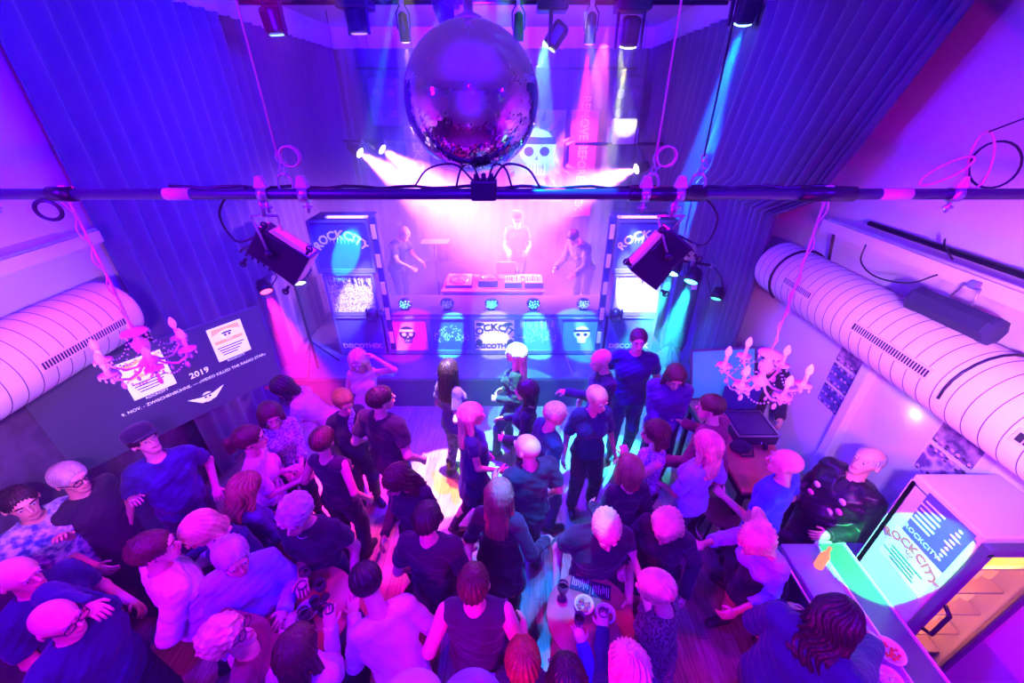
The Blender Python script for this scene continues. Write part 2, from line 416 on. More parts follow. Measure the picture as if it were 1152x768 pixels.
def person(label, head, facing, H=1.76, sex='m', skin='skin', hair=('short', 'hair_brown'), look=0, nod=0, tilt=0, lean=0, roll=0, twist=0,
           top=('tee', 'black'), bottom=('trousers', 'black_denim'), shoes=('shoe', 'shoe_black'), ra=('down',), la=('down',), legs=None,
           w=1.0, belly=0, hz=None, glasses=False, cap=False, extra=None, group=None, sit=0, detail=None, xy=None, curl=(.5, .5), fast=False):
    """one standing figure: root at the feet, one continuous body, clothes, hair, shoes and face parts as children"""
    s = H/1.755; fem = sex == 'f'; w = 1+(w-1)*.7; g = w*(.80 if fem else .89)
    Rt = (Euler((0, 0, R(twist))).to_matrix() @ Euler((R(-lean), R(roll), 0)).to_matrix())
    drop = sit
    P0 = V(0, 0, .93*s-drop)
    T = lambda x, y, z: P0+Rt @ V(x*g*s, y*g*s, z*s-.93*s)
    NB = T(0, -.012, 1.455)
    Rh = Rt.lerp(Matrix.Identity(3), .45) if False else (Euler((0, 0, R(twist))).to_matrix() @ Euler((R(-lean*.6), R(roll*.6), 0)).to_matrix())
    Rh = Rh @ Euler((0, 0, R(-look))).to_matrix() @ Euler((R(-nod), R(tilt), 0)).to_matrix()
    hs = s**.5*1.11
    HC = NB+Rh @ V(0, .030, .165)*hs
    yaw = R(-facing); Rz = Matrix.Rotation(yaw, 3, 'Z')
    if xy is not None: root = V(xy[0], xy[1], 0)
    else:
        hw = at(head[0], head[1], z=HC.z); root = hw-Rz @ V(HC.x, HC.y, 0); root.z = 0
    toloc = lambda p: Rz.transposed() @ (Vector(p)-root)
    o = thing('person', label, 'person', tuple(root), yaw, group)
    depth = abs(root.y*.863+2.6*.5)
    h = .0085 if depth < 3.4 else (.0095 if depth < 4.6 else .012)
    if detail: h = detail
    # joints
    Sh = {1: T(.185 if not fem else .178, -.012, 1.405), -1: T(-.185 if not fem else -.178, -.012, 1.405)}
    l1, l2 = .295*s, .262*s
    arms = {}
    for sx, spec in ((1, ra), (-1, la)):
        S = Sh[sx]; pole = V(sx*.35, -.6, -.7); k = spec[0]; hd = None; nn = None
        if k == 'down': Wp = S+V(sx*.07*g, .05, -.535*s); pole = V(sx*.3, -1, 0); nn = V(-sx, 0, 0)
        elif k == 'back': Wp = S+V(sx*.02, -.12, -.50*s); pole = V(sx*.6, -1, 0); nn = V(-sx, 0, 0)
        elif k == 'hip': Wp = S+V(sx*.02, .06, -.40*s); pole = V(sx*1, -.5, 0); nn = V(-sx, 0, 0)
        elif k == 'at': Wp = toloc(at(spec[1], spec[2], z=spec[3])); nn = V(0, 0, -1)
        else: Wp = S+V(sx*spec[1], spec[2], spec[3]); nn = V(-sx*.7, .2, -.5)
        if len(spec) > 4 and k in ('at', 'rel'): pole = V(*spec[4])
        E, Wp = ik(S, Wp, l1, l2, pole)
        d = (Wp-E).normalized()
        n = nn-d*nn.dot(d); n = n.normalized() if n.length > .05 else d.orthogonal().normalized()
        sd = n.cross(d) if sx > 0 else d.cross(n)
        if sd.dot(V(0, 1, 0))+sd.z*.8 < 0 and k != 'x': sd = -sd
        arms[sx] = (S, E, Wp, d, n, sd)
    Hp = {sx: P0+V(sx*.088*g*s, 0, -.02*s) for sx in (1, -1)}
    lt, ls = .425*s, .405*s
    L = {}
    legs = legs or ((.10, .02, 0), (-.10, -.02, 0))
    for sx, (fx, fy, fz) in zip((1, -1), legs):
        A = V(fx, fy, .085*s+fz)
        K, A = ik(Hp[sx], A, lt, ls, V(sx*.15, 1, .1 if not sit else .4)); L[sx] = (Hp[sx], K, A)
    allp = [p for a in arms.values() for p in a[:3]]+[p for l in L.values() for p in l]+[HC, NB, P0]
    lo = np.array([min(p[i] for p in allp) for i in range(3)])-.2; hi = np.array([max(p[i] for p in allp) for i in range(3)])+.2; lo[2] = max(lo[2], -.03)
    u = Rt @ V(1, 0, 0)
    # ---- torso rows: (point a, point b, radius a, radius b, width a, width b)
    if fem: tor = [((0, -.005, .90), (0, 0, 1.06), .108, .082, 1.5, 1.38), ((0, 0, 1.06), (0, .01, 1.27), .082, .100, 1.38, 1.42), ((0, .01, 1.27), (0, -.01, 1.39), .098, .068, 1.42, 1.95)]
    else: tor = [((0, -.005, .92), (0, .0, 1.08), .104, .098, 1.45, 1.42), ((0, 0, 1.08), (0, .01, 1.28), .098, .118, 1.42, 1.48), ((0, .01, 1.28), (0, -.01, 1.40), .112, .078, 1.48, 2.0)]
    def torso(f, t, k=.03, bust=True):
        for a, b, r0, r1, w0, w1 in tor: f.cone(T(*a), T(*b), r0*g*s+t, r1*g*s+t, k, u, w0, w1)
        f.cone(T(-.135, -.012, 1.405), T(.135, -.012, 1.405), .052*s+t, .052*s+t, k)
        if fem and bust:
            for sx in (1, -1): f.ell(T(sx*.078, .092, 1.27), (.068*s+t,)*3, None, .03)
        if belly: f.ell(T(0, .05, 1.07), ((.15*g+t), (.09+belly)+t, .15+t), [list(r) for r in Rt], .05)
    def arm(f, sx, t, f0=0, f1=2.0, k=.02):
        S, E, W, d, n, sd = arms[sx]
        r = (.050, .041, .037, .026) if not fem else (.042, .035, .032, .022)
        r = [x*s*(.5+.5*w)+t for x in r]
        if f1 >= 1: f.cone(S, E, r[0], r[1], k)
        else:
            q = S.lerp(E, f1); f.cone(S, q+(E-S)*.1, r[0], r[0]+(r[1]-r[0])*f1+.006, k, clip=(q, (E-S).normalized()))
        if f1 > 1:
            q = E.lerp(W, min(1, f1-1)); f.cone(E, q+(W-E)*.05, r[2], r[2]+(r[3]-r[2])*min(1, f1-1)+(.004 if f1 < 2.5 and t else 0), k, clip=(q+(W-E)*.02, (W-E).normalized()) if t else None)
    def leg(f, sx, t, f1=2.0, k=.025, flare=0):
        A, K, B = L[sx]; r = [x*s*w*.95+t for x in ((.085, .058, .055, .036) if fem else (.082, .058, .054, .038))]
        f.cone(A, K, r[0], r[1], k)
        if f1 > 1:
            f.cone(K, K.lerp(B, min(1, f1-1)), r[2], r[3]+flare, k)
            if not t: f.cone(K.lerp(B, .25)+V(0, -.02, 0), K.lerp(B, .45)+V(0, -.018, 0), .045*s, .04*s, k)
    # ---- body
    f = Field(lo, hi, h)
    torso(f, 0)
    for sx in (1, -1):
        arm(f, sx, 0); leg(f, sx, 0)
        S, E, W, d, n, sd = arms[sx]
        M = [[sd[i], d[i], n[i]] for i in range(3)]
        f.ell(W+d*.045, (.042, .052, .020), M, .012)
        A = L[sx][2]; f.cone(A+V(0, -.02, -.045*s), A+V(sx*.01, .13, -.055*s), .032, .026, .02)
    f.cone(NB+Rt @ V(0, -.005, -.03), HC+Rh @ V(0, -.02, -.05), .056*s*(.9 if fem else 1), .052*(.88 if fem else 1), .025)
    hp = lambda x, y, z: HC+Rh @ (V(x, y, z)*hs)
    RM = [list(r) for r in Rh]; S_ = lambda *r: tuple(x*hs for x in r)
    f.ell(hp(0, -.012, .030), S_(.077, .097, .084), RM, .02)
    f.cone(hp(0, .018, -.005), hp(0, .050, -.075), .064*hs, (.034 if fem else .040)*hs, .02)
    f.ell(hp(0, .068, -.088), S_(.020, .017, .016), RM, .015)
    f.cone(hp(0, .086, .008), hp(0, .108, -.022), .009, .013, .008)
    f.cone(hp(-.034, .080, .026), hp(.034, .080, .026), .012, .012, .012)
    for sx in (1, -1):
        f.ell(hp(sx*.032, .098, .006), (.014, .012, .010), RM, .010, '-')
        f.ell(hp(sx*.078, -.008, -.005), (.010, .020, .030), RM, .006)
    f.cone(hp(-.018, .082, -.053), hp(.018, .082, -.053), .009, .009, .008)
    P, F = f.surface()
    mb = MB()
    for sx, cu in ((1, curl[0]), (-1, curl[1])):
        S, E, W, d, n, sd = arms[sx]; hand_geo(mb, W, d, n, sd, cu, s)
    link('body', fast_mesh('body', P, F, mb), MATS[skin], o, world=False)
    # ---- clothes
    kind, tm = top; TM = MATS['cloth_'+tm]
    seed = (sum(map(ord, label)) % 97)*.37
    sl = {'tee': .62, 'shirt': .7, 'long': 2.0, 'sweater': 2.0, 'jacket': 2.0, 'vest': 0, 'tank': 0, 'dress': 0, 'dress_tee': .45, 'dress_long': 1.95, 'blouse': .85, 'threequarter': 1.5}[kind]
    t = {'tee': .014, 'shirt': .016, 'long': .013, 'sweater': .02, 'jacket': .026, 'vest': .014, 'tank': .011, 'dress': .012, 'dress_tee': .014, 'dress_long': .014, 'blouse': .018, 'threequarter': .014}[kind]
    hem = {'jacket': .86, 'vest': .86, 'tank': .88, 'sweater': .86, 'blouse': .88}.get(kind, .84)
    f = Field(lo, hi, h)
    torso(f, t)
    if kind.startswith('dress'):
        f.cone(T(0, 0, 1.0), V(0, 0, .52*s), .11*s, .17*s, .05, V(1, 0, 0), 1.5, 1.35)
    else:
        f.cone(T(0, -.005, .97), T(0, -.005, .80), (.110 if not fem else .112)*g*s+t, (.124 if not fem else .132)*g*s+t, .03, u, 1.45, 1.42)
    for sx in (1, -1):
        if sl: arm(f, sx, t*.8, f1=sl)
        else:
            f.ell(Sh[sx]+(Sh[sx]-NB).normalized()*.065, (.055, .07, .085), None, .01, '-')
    f.wave(.008 if kind in ('tank', 'vest') else .012, 32, seed)
    if kind.startswith('dress'): f.cut((0, 0, .56*s), (0, 0, -1))
    else:
        hp0 = T(0, 0, hem); nd = Rt @ V(0, 0, -1); f.cut(hp0, nd) if not sl or True else None
    # sleeves that pass below the hem plane come back as their own pieces
    ng = Rt @ V(0, .25, 1)
    f.cone(NB+Rt @ V(0, .0, -.005), NB+Rt @ V(0, .03, .16), .064*s, .085*s, .008, op='-')
    if kind in ('jacket',): f.cone(NB+Rt @ V(0, .10, .0), T(0, .17, .85), .035, .03, .01, op='-')
    if extra and 'vneck' in extra: f.cone(NB+Rt @ V(0, .08, .0), NB+Rt @ V(0, .13, -.12), .05, .012, .008, op='-')
    if sl > 1:
        g2 = Field(lo, hi, h)
        for sx in (1, -1): arm(g2, sx, t*.8, f1=sl)
        g2.wave(.010, 42, seed+1); f.val = np.minimum(f.val, g2.val)
    P, F = f.surface()
    nm = {'tee': 'tshirt', 'long': 'long_sleeved_top', 'tank': 'sleeveless_top', 'dress_tee': 'dress', 'dress_long': 'dress', 'threequarter': 'top'}.get(kind, kind)
    link(nm, fast_mesh(nm, P, F), TM, o, world=False)
    if kind == 'jacket':
        f = Field(lo, hi, h); torso(f, .010); f.cut(T(0, 0, .84), Rt @ V(0, 0, -1)); f.cut(NB+Rt @ V(0, .02, .0), Rt @ V(0, .2, 1))
        P, F = f.surface(); link('tshirt', fast_mesh('tshirt', P, F), MATS['cloth_'+(extra or {}).get('under', 'black')], o, world=False)
    if bottom:
        bk, bmn = bottom; f = Field(lo, np.minimum(hi, [9, 9, 1.12*s+.05]), h)
        tt = {'trousers': .015, 'jeans': .013, 'leggings': .008, 'shorts': .02, 'skirt': .012}[bk]
        f.cone(T(0, -.005, .90), T(0, -.003, .97), (.110 if fem else .104)*g*s+tt*.5, (.098 if fem else .100)*g*s+tt*.3, .03, u, 1.46, 1.42)
        for sx in (1, -1): leg(f, sx, tt, f1={'shorts': 1.1, 'skirt': 1.02}.get(bk, 1.93), flare={'trousers': .012, 'jeans': .006}.get(bk, 0))
        if bk == 'skirt': f.cone(T(0, 0, .95), V(0, 0, .55*s), .12*s, .15*s, .04, V(1, 0, 0), 1.4, 1.3); f.cut((0, 0, .55*s), (0, 0, -1))
        f.wave(.008 if bk != 'leggings' else .003, 40, seed+2)
        P, F = f.surface(); link(bk, fast_mesh(bk, P, F), MATS['cloth_'+bmn], o, world=False)
    if shoes:
        for sx in (1, -1):
            A = L[sx][2]; fz = A.z-.085*s
            M = Matrix.Translation((A.x, A.y, max(fz, 0))) @ Matrix.Rotation(R(-sx*9), 4, 'Z') @ Matrix.Rotation(R(-35 if fz > .05 else 0), 4, 'X') @ Matrix.Scale(s*(.92 if fem else 1), 4)
            so = link('boot' if shoes[0] == 'boot' else 'shoe', shoe_mesh(shoes[0]), None, o, mw=M, world=False); setm(so, MATS[shoes[1]])
    # ---- head parts
    MH = Matrix.Translation(HC) @ Rh.to_4x4() @ Matrix.Scale(hs, 4)
    if hair:
        ho = link('hair', hair_mesh(hair[0]), None, o, mw=MH, world=False); setm(ho, MATS[hair[1]])
    if not fast:
        for e in ('eye_l', 'eye_r'): eo = link('eye', small(e), None, o, mw=MH, world=False); setm(eo, MATS['eye_white'], MATS['eye_dark'])
        for e in ('brow_l', 'brow_r'): eo = link('eyebrow', small(e), None, o, mw=MH, world=False); setm(eo, MATS[hair[1]] if hair else MATS['hair_grey'])
        eo = link('lips', small('lips'), None, o, mw=MH, world=False); setm(eo, MATS['lips_red' if fem else 'lips'])
    if glasses: eo = link('glasses', small('glasses'), None, o, mw=MH, world=False); setm(eo, MATS['black_plastic'])
    if cap: eo = link('flat_cap', small('cap'), None, o, mw=MH, world=False); setm(eo, MATS['cloth_black'])
    o['_h'] = 0
    del o['_h']
    return o, arms, dict(root=root, Rz=Rz, HC=HC, T=T, MH=MH)

def setm(o, *ms):
    me = o.data
    while len(me.materials) < len(ms): me.materials.append(None)
    for i, m in enumerate(ms): o.material_slots[i].link = 'OBJECT'; o.material_slots[i].material = m
# ------------------------------------------------------------------ palette
mat('skin', (.70, .40, .30), .45, var=.05); mat('skin_tan', (.52, .29, .2), .45); mat('skin_pale', (.8, .52, .42), .42)
mat('lips', (.5, .2, .18), .4); mat('lips_red', (.6, .16, .17), .35)
mat('eye_white', (.55, .5, .5), .2); mat('eye_dark', (.03, .02, .015), .1)
for n, c in dict(hair_brown=(.07, .035, .018), hair_dark=(.02, .012, .01), hair_blonde=(.75, .55, .28), hair_grey=(.45, .43, .42), hair_lightbrown=(.28, .15, .07),
                 hair_red=(.25, .05, .02), hair_white=(.75, .72, .7)).items():
    mat(n, c, .4, bump=.5, bscale=45, var=.25)
def C(n, c, **k): cloth(n, c, **k)
C('black', (.018, .018, .03)); C('charcoal', (.028, .028, .045)); C('navy', (.012, .02, .10)); C('blue', (.03, .08, .55)); C('denim', (.02, .035, .12), var=.2)
C('black_denim', (.015, .016, .03)); C('white', (.78, .76, .8)); C('cream', (.75, .62, .6)); C('lightblue', (.35, .45, .8)); C('pinkish', (.75, .4, .55))
C('grey', (.22, .22, .27)); C('darkred', (.22, .02, .08)); C('leather', (.015, .013, .02), rough=.32, bump=.4, bscale=25, sheen=0)
C('patterned', (.65, .5, .65), pattern=('voronoi', (.28, .16, .36), 55)); C('bluecheck', (.05, .08, .4), pattern=('noise', (.7, .7, .85), 22))
C('camo', (.03, .03, .08), pattern=('noise', (.25, .2, .3), 14)); C('lace', (.015, .015, .02), pattern=('voronoi', (.12, .1, .12), 70)); C('purple', (.07, .02, .2))
C('stripe', (.7, .65, .75), pattern=('wave', (.3, .2, .4), 14)); C('denimshirt', (.03, .04, .16), var=.3)
mat('shoe_black', (.02, .02, .025), .4); mat('shoe_white', (.8, .8, .8), .5); mat('shoe_green', (.1, .7, .2), .5); mat('shoe_brown', (.12, .05, .03), .4)
mat('black_plastic', (.015, .015, .02), .35); mat('black_metal', (.02, .02, .03), .4, .6); mat('steel', (.6, .6, .65), .3, .9); mat('white_plastic', (.8, .8, .8), .4)
# ------------------------------------------------------------------ the room
XL, XR, YB, ZC = -3.85, 3.25, 10.4, 5.42
mat('plaster', (.72, .70, .76), .8, bump=.08, bscale=8); mat('ceiling_paint', (.5, .45, .58), .85)
mat('dark_panel', (.09, .08, .14), .7, var=.2); mat('curtain', (.085, .075, .14), .9, bump=.3, bscale=50, sheen=.3)
mat('stage_deck', (.10, .10, .13), .42, var=.15, bump=.05); mat('stage_skirt', (.035, .035, .06), .8)
def wood_floor():
    m = mat('wood_floor', (.42, .30, .24), .38); nt = m.node_tree; b = nt.nodes['Principled BSDF']
    tc = nt.nodes.new('ShaderNodeTexCoord'); mp = nt.nodes.new('ShaderNodeMapping'); nt.links.new(tc.outputs['Object'], mp.inputs['Vector'])
    mp.inputs['Rotation'].default_value = (0, 0, PI/2)
    br = nt.nodes.new('ShaderNodeTexBrick'); br.offset = .37; br.inputs['Scale'].default_value = 1; br.inputs['Brick Width'].default_value = .9; br.inputs['Row Height'].default_value = .11
    br.inputs['Mortar Size'].default_value = .002; br.inputs['Color1'].default_value = (.40, .31, .25, 1); br.inputs['Color2'].default_value = (.27, .20, .16, 1); br.inputs['Mortar'].default_value = (.12, .08, .06, 1)
    nt.links.new(mp.outputs['Vector'], br.inputs['Vector'])
    n = nt.nodes.new('ShaderNodeTexNoise'); mp2 = nt.nodes.new('ShaderNodeMapping'); mp2.inputs['Scale'].default_value = (30, 2.2, 1)
    nt.links.new(tc.outputs['Object'], mp2.inputs['Vector']); nt.links.new(mp2.outputs['Vector'], n.inputs['Vector']); n.inputs['Scale'].default_value = 2; n.inputs['Detail'].default_value = 5
    mx = nt.nodes.new('ShaderNodeMix'); mx.data_type = 'RGBA'; mx.blend_type = 'MULTIPLY'; mx.inputs[0].default_value = .75
    r = nt.nodes.new('ShaderNodeValToRGB'); r.color_ramp.elements[0].position = .35; r.color_ramp.elements[0].color = (.45, .42, .4, 1); r.color_ramp.elements[1].position = .6
    nt.links.new(n.outputs['Fac'], r.inputs['Fac']); nt.links.new(br.outputs['Color'], mx.inputs[6]); nt.links.new(r.outputs['Color'], mx.inputs[7]); nt.links.new(mx.outputs[2], b.inputs['Base Color'])
    return m
def struct(name, mb, m): return tag(mb.build(name, m), kind='structure')
struct('floor', MB().box((-.3, 3.7, -.05), (7.3, 13.6, .1)), wood_floor())
struct('ceiling', MB().box((-.3, 3.7, ZC+.05), (7.3, 13.6, .1)), MATS['ceiling_paint'])
struct('wall_right', MB().box((XR+.05, 3.7, ZC/2), (.1, 13.6, ZC)), MATS['plaster'])
struct('wall_left', MB().box((XL-.05, 3.7, ZC/2), (.1, 13.6, ZC)), MATS['plaster'])
struct('wall_back', MB().box((-.3, YB+.15, ZC/2), (7.3, .1, ZC)), MATS['dark_panel'])
struct('wall_behind', MB().box((-.3, -3.1, ZC/2), (7.3, .1, ZC)), MATS['plaster'])
# soffit bands above the curtains
struct('trim_1', MB().box((-.375, YB-.02, 5.235), (6.55, .06, .37)), MATS['plaster'])
struct('trim_2', MB().box((-3.70, 5.2, 5.235), (.12, 10.4, .37)), MATS['plaster'])
struct('trim_3', MB().box((2.96, 5.2, 5.235), (.12, 10.4, .37)), MATS['plaster'])
# ledges along both side walls, dark wainscot on the left
for nm, x0, x1, ye in (('trim_4', XL, -3.47, 3.42), ('trim_5', 2.88, XR, 3.82)):
    struct(nm, MB().box(((x0+x1)/2, ye/2-1.1, 3.13), (x1-x0, ye+2.2, .05), bev=.006).box(((x1 if x0 < 0 else x0), ye/2-1.1, 3.13), (.03, ye+2.2, .09)), MATS['plaster'])
struct('trim_6', MB().box((XL+.015, .6, 1.08), (.03, 7.2, 2.16)), MATS['dark_panel'])
struct('trim_7', MB().box((3.20, 3.03, 1.3), (.1, .10, 2.6), bev=.01), MATS['plaster'])
struct('trim_8', MB().box((3.20, 1.60, 1.5), (.1, .12, 3.1), bev=.01), MATS['plaster'])
struct('baseboard_right', MB().box((XR-.012, 1.5, .05), (.024, 9, .1)), MATS['plaster'])

# ------------------------------------------------------------------ curtains
def curtain(name, label, P0, P1, ztop, zbot, folds, amp, y0=None):
    n = folds*8; m = 20; vs = []; fs = []
    P0 = Vector(P0); P1 = Vector(P1); d = (P1-P0); L = d.length; d.normalize(); nn = Vector((-d.y, d.x, 0))
    for side in (0, 1):
        for j in range(m+1):
            z = ztop+(zbot-ztop)*j/m; s0 = y0(z) if y0 else 0
            for i in range(n+1):
                u = i/n; a = 2*PI*folds*u+1.3*math.sin(u*9)
                off = amp*math.sin(a)*(1+.3*math.sin(j*.25+i*.02))+amp*.3*math.sin(a*.37+j*.1)+(.012 if side else 0)
                w = s0+(L-s0)*(u**1.35 if y0 else u)
                p = P0+d*w+nn*off; vs.append((p.x, p.y, z))
    N = (m+1)*(n+1)
    for side in (0, 1):
        for j in range(m):
            for i in range(n):
                a = side*N+j*(n+1)+i; q = (a, a+1, a+n+2, a+n+1); fs.append(q if side else q[::-1])
    for j in range(m):
        for e in (0, n): a = j*(n+1)+e; fs.append((a, a+n+1, N+a+n+1, N+a))
    b = MB().add(vs, fs, None, 0, True); o = b.build(name, MATS['curtain']); tag(o, label, 'curtain', 'stage curtains'); return o
curtain('curtain', 'dark stage curtain along the left wall beside the projection', (-3.66, 3.62, 0), (-3.66, 10.2, 0), 5.06, .02, 26, .035)
curtain('curtain', 'dark stage curtain on the right, front edge gathered and pulled back', (2.87, 3.1, 0), (2.87, 10.3, 0), 5.06, .02, 26, .045,
        y0=lambda z: max(0, .55*(4.9-z)) if z > 3.05 else 1.42)
curtain('curtain', 'dark backdrop curtain across the rear behind the banners', (-3.6, 10.31, 0), (2.85, 10.31, 0), 5.06, .5, 24, .04)

# ------------------------------------------------------------------ stage
t = thing('stage_platform', 'low dark stage platform with a plain skirt below the booth', 'stage', (-.37, 5, 0))
MB().box((-.37, 7.6, .52), (6.32, 5.2, .06), bev=.008).build('deck', MATS['stage_deck'], t)
MB().box((-.37, 5.03, .245), (6.28, .04, .49)).build('skirt', MATS['stage_skirt'], t)
for x in (-1.15, .92):
    MB().cable([(x, 5.08, .556), (x*.97, 5.3, .556), (x*.95, 5.62, .556)], .006, 6).build('cable', mat('pale_cable', (.7, .7, .75), .5), t)

# ------------------------------------------------------------------ printed display boxes of the booth and the two side towers
mat('box_frame', (.10, .10, .13), .45); mat('box_black', (.03, .03, .05), .6); mat('print_white', (.82, .82, .85), .55)
mat('print_navy', (.05, .06, .16), .5); mat('print_pink', (.85, .25, .55), .5); mat('print_blue', (.10, .25, .7), .5); mat('ink_black', (.015, .015, .02), .6); mat('ink_white', (.85, .85, .88), .6)
mat('print_speck', (.75, .75, .8), .6, pattern=('noise', (.03, .03, .06), 60))
def blob(cx, cy, rx, ry, n=22, wob=0, seed=0, a0=0, a1=2*PI):
    r = random.Random(seed); return [(cx+rx*(1+wob*(r.random()-.5))*math.cos(a0+(a1-a0)*k/n), cy+ry*(1+wob*(r.random()-.5))*math.sin(a0+(a1-a0)*k/n)) for k in range(n)]
def skull(M, s, light, dark):
    """a plain skull drawn with flat discs"""
    b = MB(); F = lambda *q: Matrix.Translation((0, 0, q[0]))
    b.prism(blob(0, .12*s, .36*s, .33*s), .002, M @ F(.001), light); b.prism([(-.2*s, -.1*s), (.2*s, -.1*s), (.17*s, -.38*s), (-.17*s, -.38*s)], .002, M @ F(.0012), light)
    for x in (-.15, .15): b.prism(blob(x*s, .05*s, .095*s, .085*s), .002, M @ F(.0035), dark)
    b.prism([(-.04*s, -.1*s), (.04*s, -.1*s), (0, -.02*s)], .002, M @ F(.0035), dark)
    for k in range(-2, 3): b.box((k*.065*s, -.27*s, .005), (.012*s, .16*s, .002), M, dark)
    b.prism([(-.37*s, .18*s), (.37*s, .18*s), (.33*s, .30*s), (-.33*s, .30*s)], .002, M @ F(.0035), dark)
    return b
def display_box(cx, z0, w, h, y, dep, label, ground, art, light=1):
    t = thing('display_box', label, 'display box', (cx, y+dep/2, z0), 0, None)
    MB().box((cx, y+dep/2+.01, z0+h/2), (w, dep, h), bev=.01).build('cabinet', MATS['box_black'], t)
    b = MB(); f = .035
    for a, c in (((cx-w/2+f/2, z0+h/2), (f, h)), ((cx+w/2-f/2, z0+h/2), (f, h)), ((cx, z0+h-f/2), (w-2*f, f)), ((cx, z0+f), (w-2*f, 2*f))):
        b.box((a[0], y-.006, a[1]), (c[0], .034, c[1]), bev=.004)
    b.build('border', MATS['box_frame'], t)
    MB().box((cx, y-.002, z0+h/2), (w-2*f, .012, h-3*f+.02)).build('printed_panel', MATS[ground], t)
    M = frame((cx, y-.009, z0+h/2+.01), (1, 0, 0), (0, 0, 1))
    dark = ground in ('print_white', 'print_pink', 'print_speck')
    mats = [MATS['ink_black'], MATS['ink_white']] if dark else [MATS['ink_white'], MATS['ink_black']]
    b = MB()
    if 'arch' in art:
        text(b, 'ROCKCITY', .17, M @ Matrix.Translation((0, h*.22, 0)), 0, arch=.42, bold=.006)
        r = random.Random(int(cx*100))
        for k in range(9):
            x = -.2+.05*k; b.prism([(x, h*.17-.25*x*x-.02), (x+.012, h*.17-.25*x*x-.02), (x+.006, h*.17-.06-.04*r.random())], .002, M, 0)
    if 'disco' in art: text(b, 'DISCOTHEK', .115, M @ Matrix.Translation((0, -h*.30, 0)), 0, bold=.006)
    if 'skull' in art: sk = skull(M @ Matrix.Translation((0, 0 if 'arch' not in art else -.06, 0)), .36 if 'big' not in art else .55, 0, 1); b.add(sk.v, sk.f); b.mi[-len(sk.f):] = sk.mi
    if 'burst' in art:
        r = random.Random(int(cx*37)+5)
        for k in range(110):
            a = r.random()*PI; q = .05+.22*r.random()**.7; b.prism(blob(q*math.cos(a)*1.1, -.12+q*math.sin(a)*1.1, .004+.006*r.random(), .006+.012*r.random(), 5), .002, M, 0)
    if 'drops' in art:
        r = random.Random(9)
        for k in range(60): x = (r.random()-.5)*(w-.12); zz = h*.36-.02*r.random(); b.box((x, zz-.05*r.random(), .002), (.004, .05+.12*r.random(), .002), M, 0)
    if 'ears' in art:
        for sx in (-1, 1): b.prism(blob(sx*.25, -.13, .055, .06), .002, M, 0); b.prism(blob(sx*.22, .2, .07, .03, wob=.4, seed=3), .002, M, 0)
    if b.v: b.build('print', mats, t)
    return t
BY = 5.66
display_box(-1.655, .57, .69, .66, BY, .5, 'booth display box lit pink, dark emblem on it, leftmost of five', 'print_pink', ('skull',))
display_box(-.965, .57, .69, .66, BY, .5, 'blue booth display box with a speckled half round print beside the pink one', 'print_navy', ('burst', 'disco2'))
display_box(-.275, .57, .69, .66, BY, .5, 'white booth display box reading ROCKCITY DISCOTHEK in the middle', 'print_white', ('arch', 'disco', 'ears'))
display_box(.415, .57, .69, .66, BY, .5, 'blue booth display box covered in fine white splashes', 'print_blue', ('burst', 'drops'))
display_box(1.105, .57, .69, .66, BY, .5, 'cyan lit booth display box with a small round skull print', 'print_blue', ('skull',))
for sx, x, tw in ((-1, -2.40, 'left'), (1, 1.87, 'right')):
    display_box(x, .57, .74, .68, BY, .5, 'dark display box reading DISCOTHEK at the foot of the %s tower' % tw, 'print_navy', ('disco',))
    display_box(x, 1.26, .74, .68, BY, .5, 'pale display box in the middle of the %s tower under strong white light' % tw, 'print_speck' if sx < 0 else 'print_white', ('drops',))
    display_box(x, 1.95, .84, .76, BY, .5, 'dark blue display box with arched ROCKCITY lettering on top of the %s tower' % tw, 'print_navy', ('arch',))
    t = thing('light_column', 'slim stage column with small rectangular lamps beside the %s tower' % tw, 'light column', (x-sx*.47, BY-.02, .57))
    cx = x-sx*.49
    MB().box((cx, BY+.02, 1.66), (.09, .07, 2.2), bev=.006).build('post', MATS['box_black'], t)
    for k in range(5): MB().box((cx, BY-.025, .88+.42*k), (.062, .02, .2), bev=.004).build('lamp_panel', mat('column_lamp', (.5, .35, .6), .3, emit=.25, ecol=(.7, .2, .9)), t)
    t = thing('strip_light', 'bright tube light lying on top of the %s tower' % tw, 'strip light', (x, BY, 2.73))
    MB().box((x-sx*.12, BY+.08, 2.735), (.58, .09, .035), bev=.01).build('housing', MATS['white_plastic'], t)
    MB().box((x-sx*.12, BY+.03, 2.745), (.50, .02, .03), bev=.006).build('tube', mat('strip_glow', (1, .8, 1), emit=2.2 if sx > 0 else 1.1, ecol=(1, .6, 1)), t)
    t = thing('scanner_light', 'small dark round scanner light standing before the pale box of the %s tower' % tw, 'light fixture', (x-sx*.28, BY-.2, 1.25))
    q = x-sx*.30
    b = MB(); b.box((q, BY-.10, 1.265), (.16, .24, .03), bev=.01)
    for e in (-1, 1): b.box((q+e*.085, BY-.13, 1.35), (.02, .06, .16), bev=.006)
    b.build('bracket', MATS['black_metal'], t); MB().ell((q, BY-.13, 1.37), (.075, .085, .075)).build('head', MATS['black_plastic'], t)
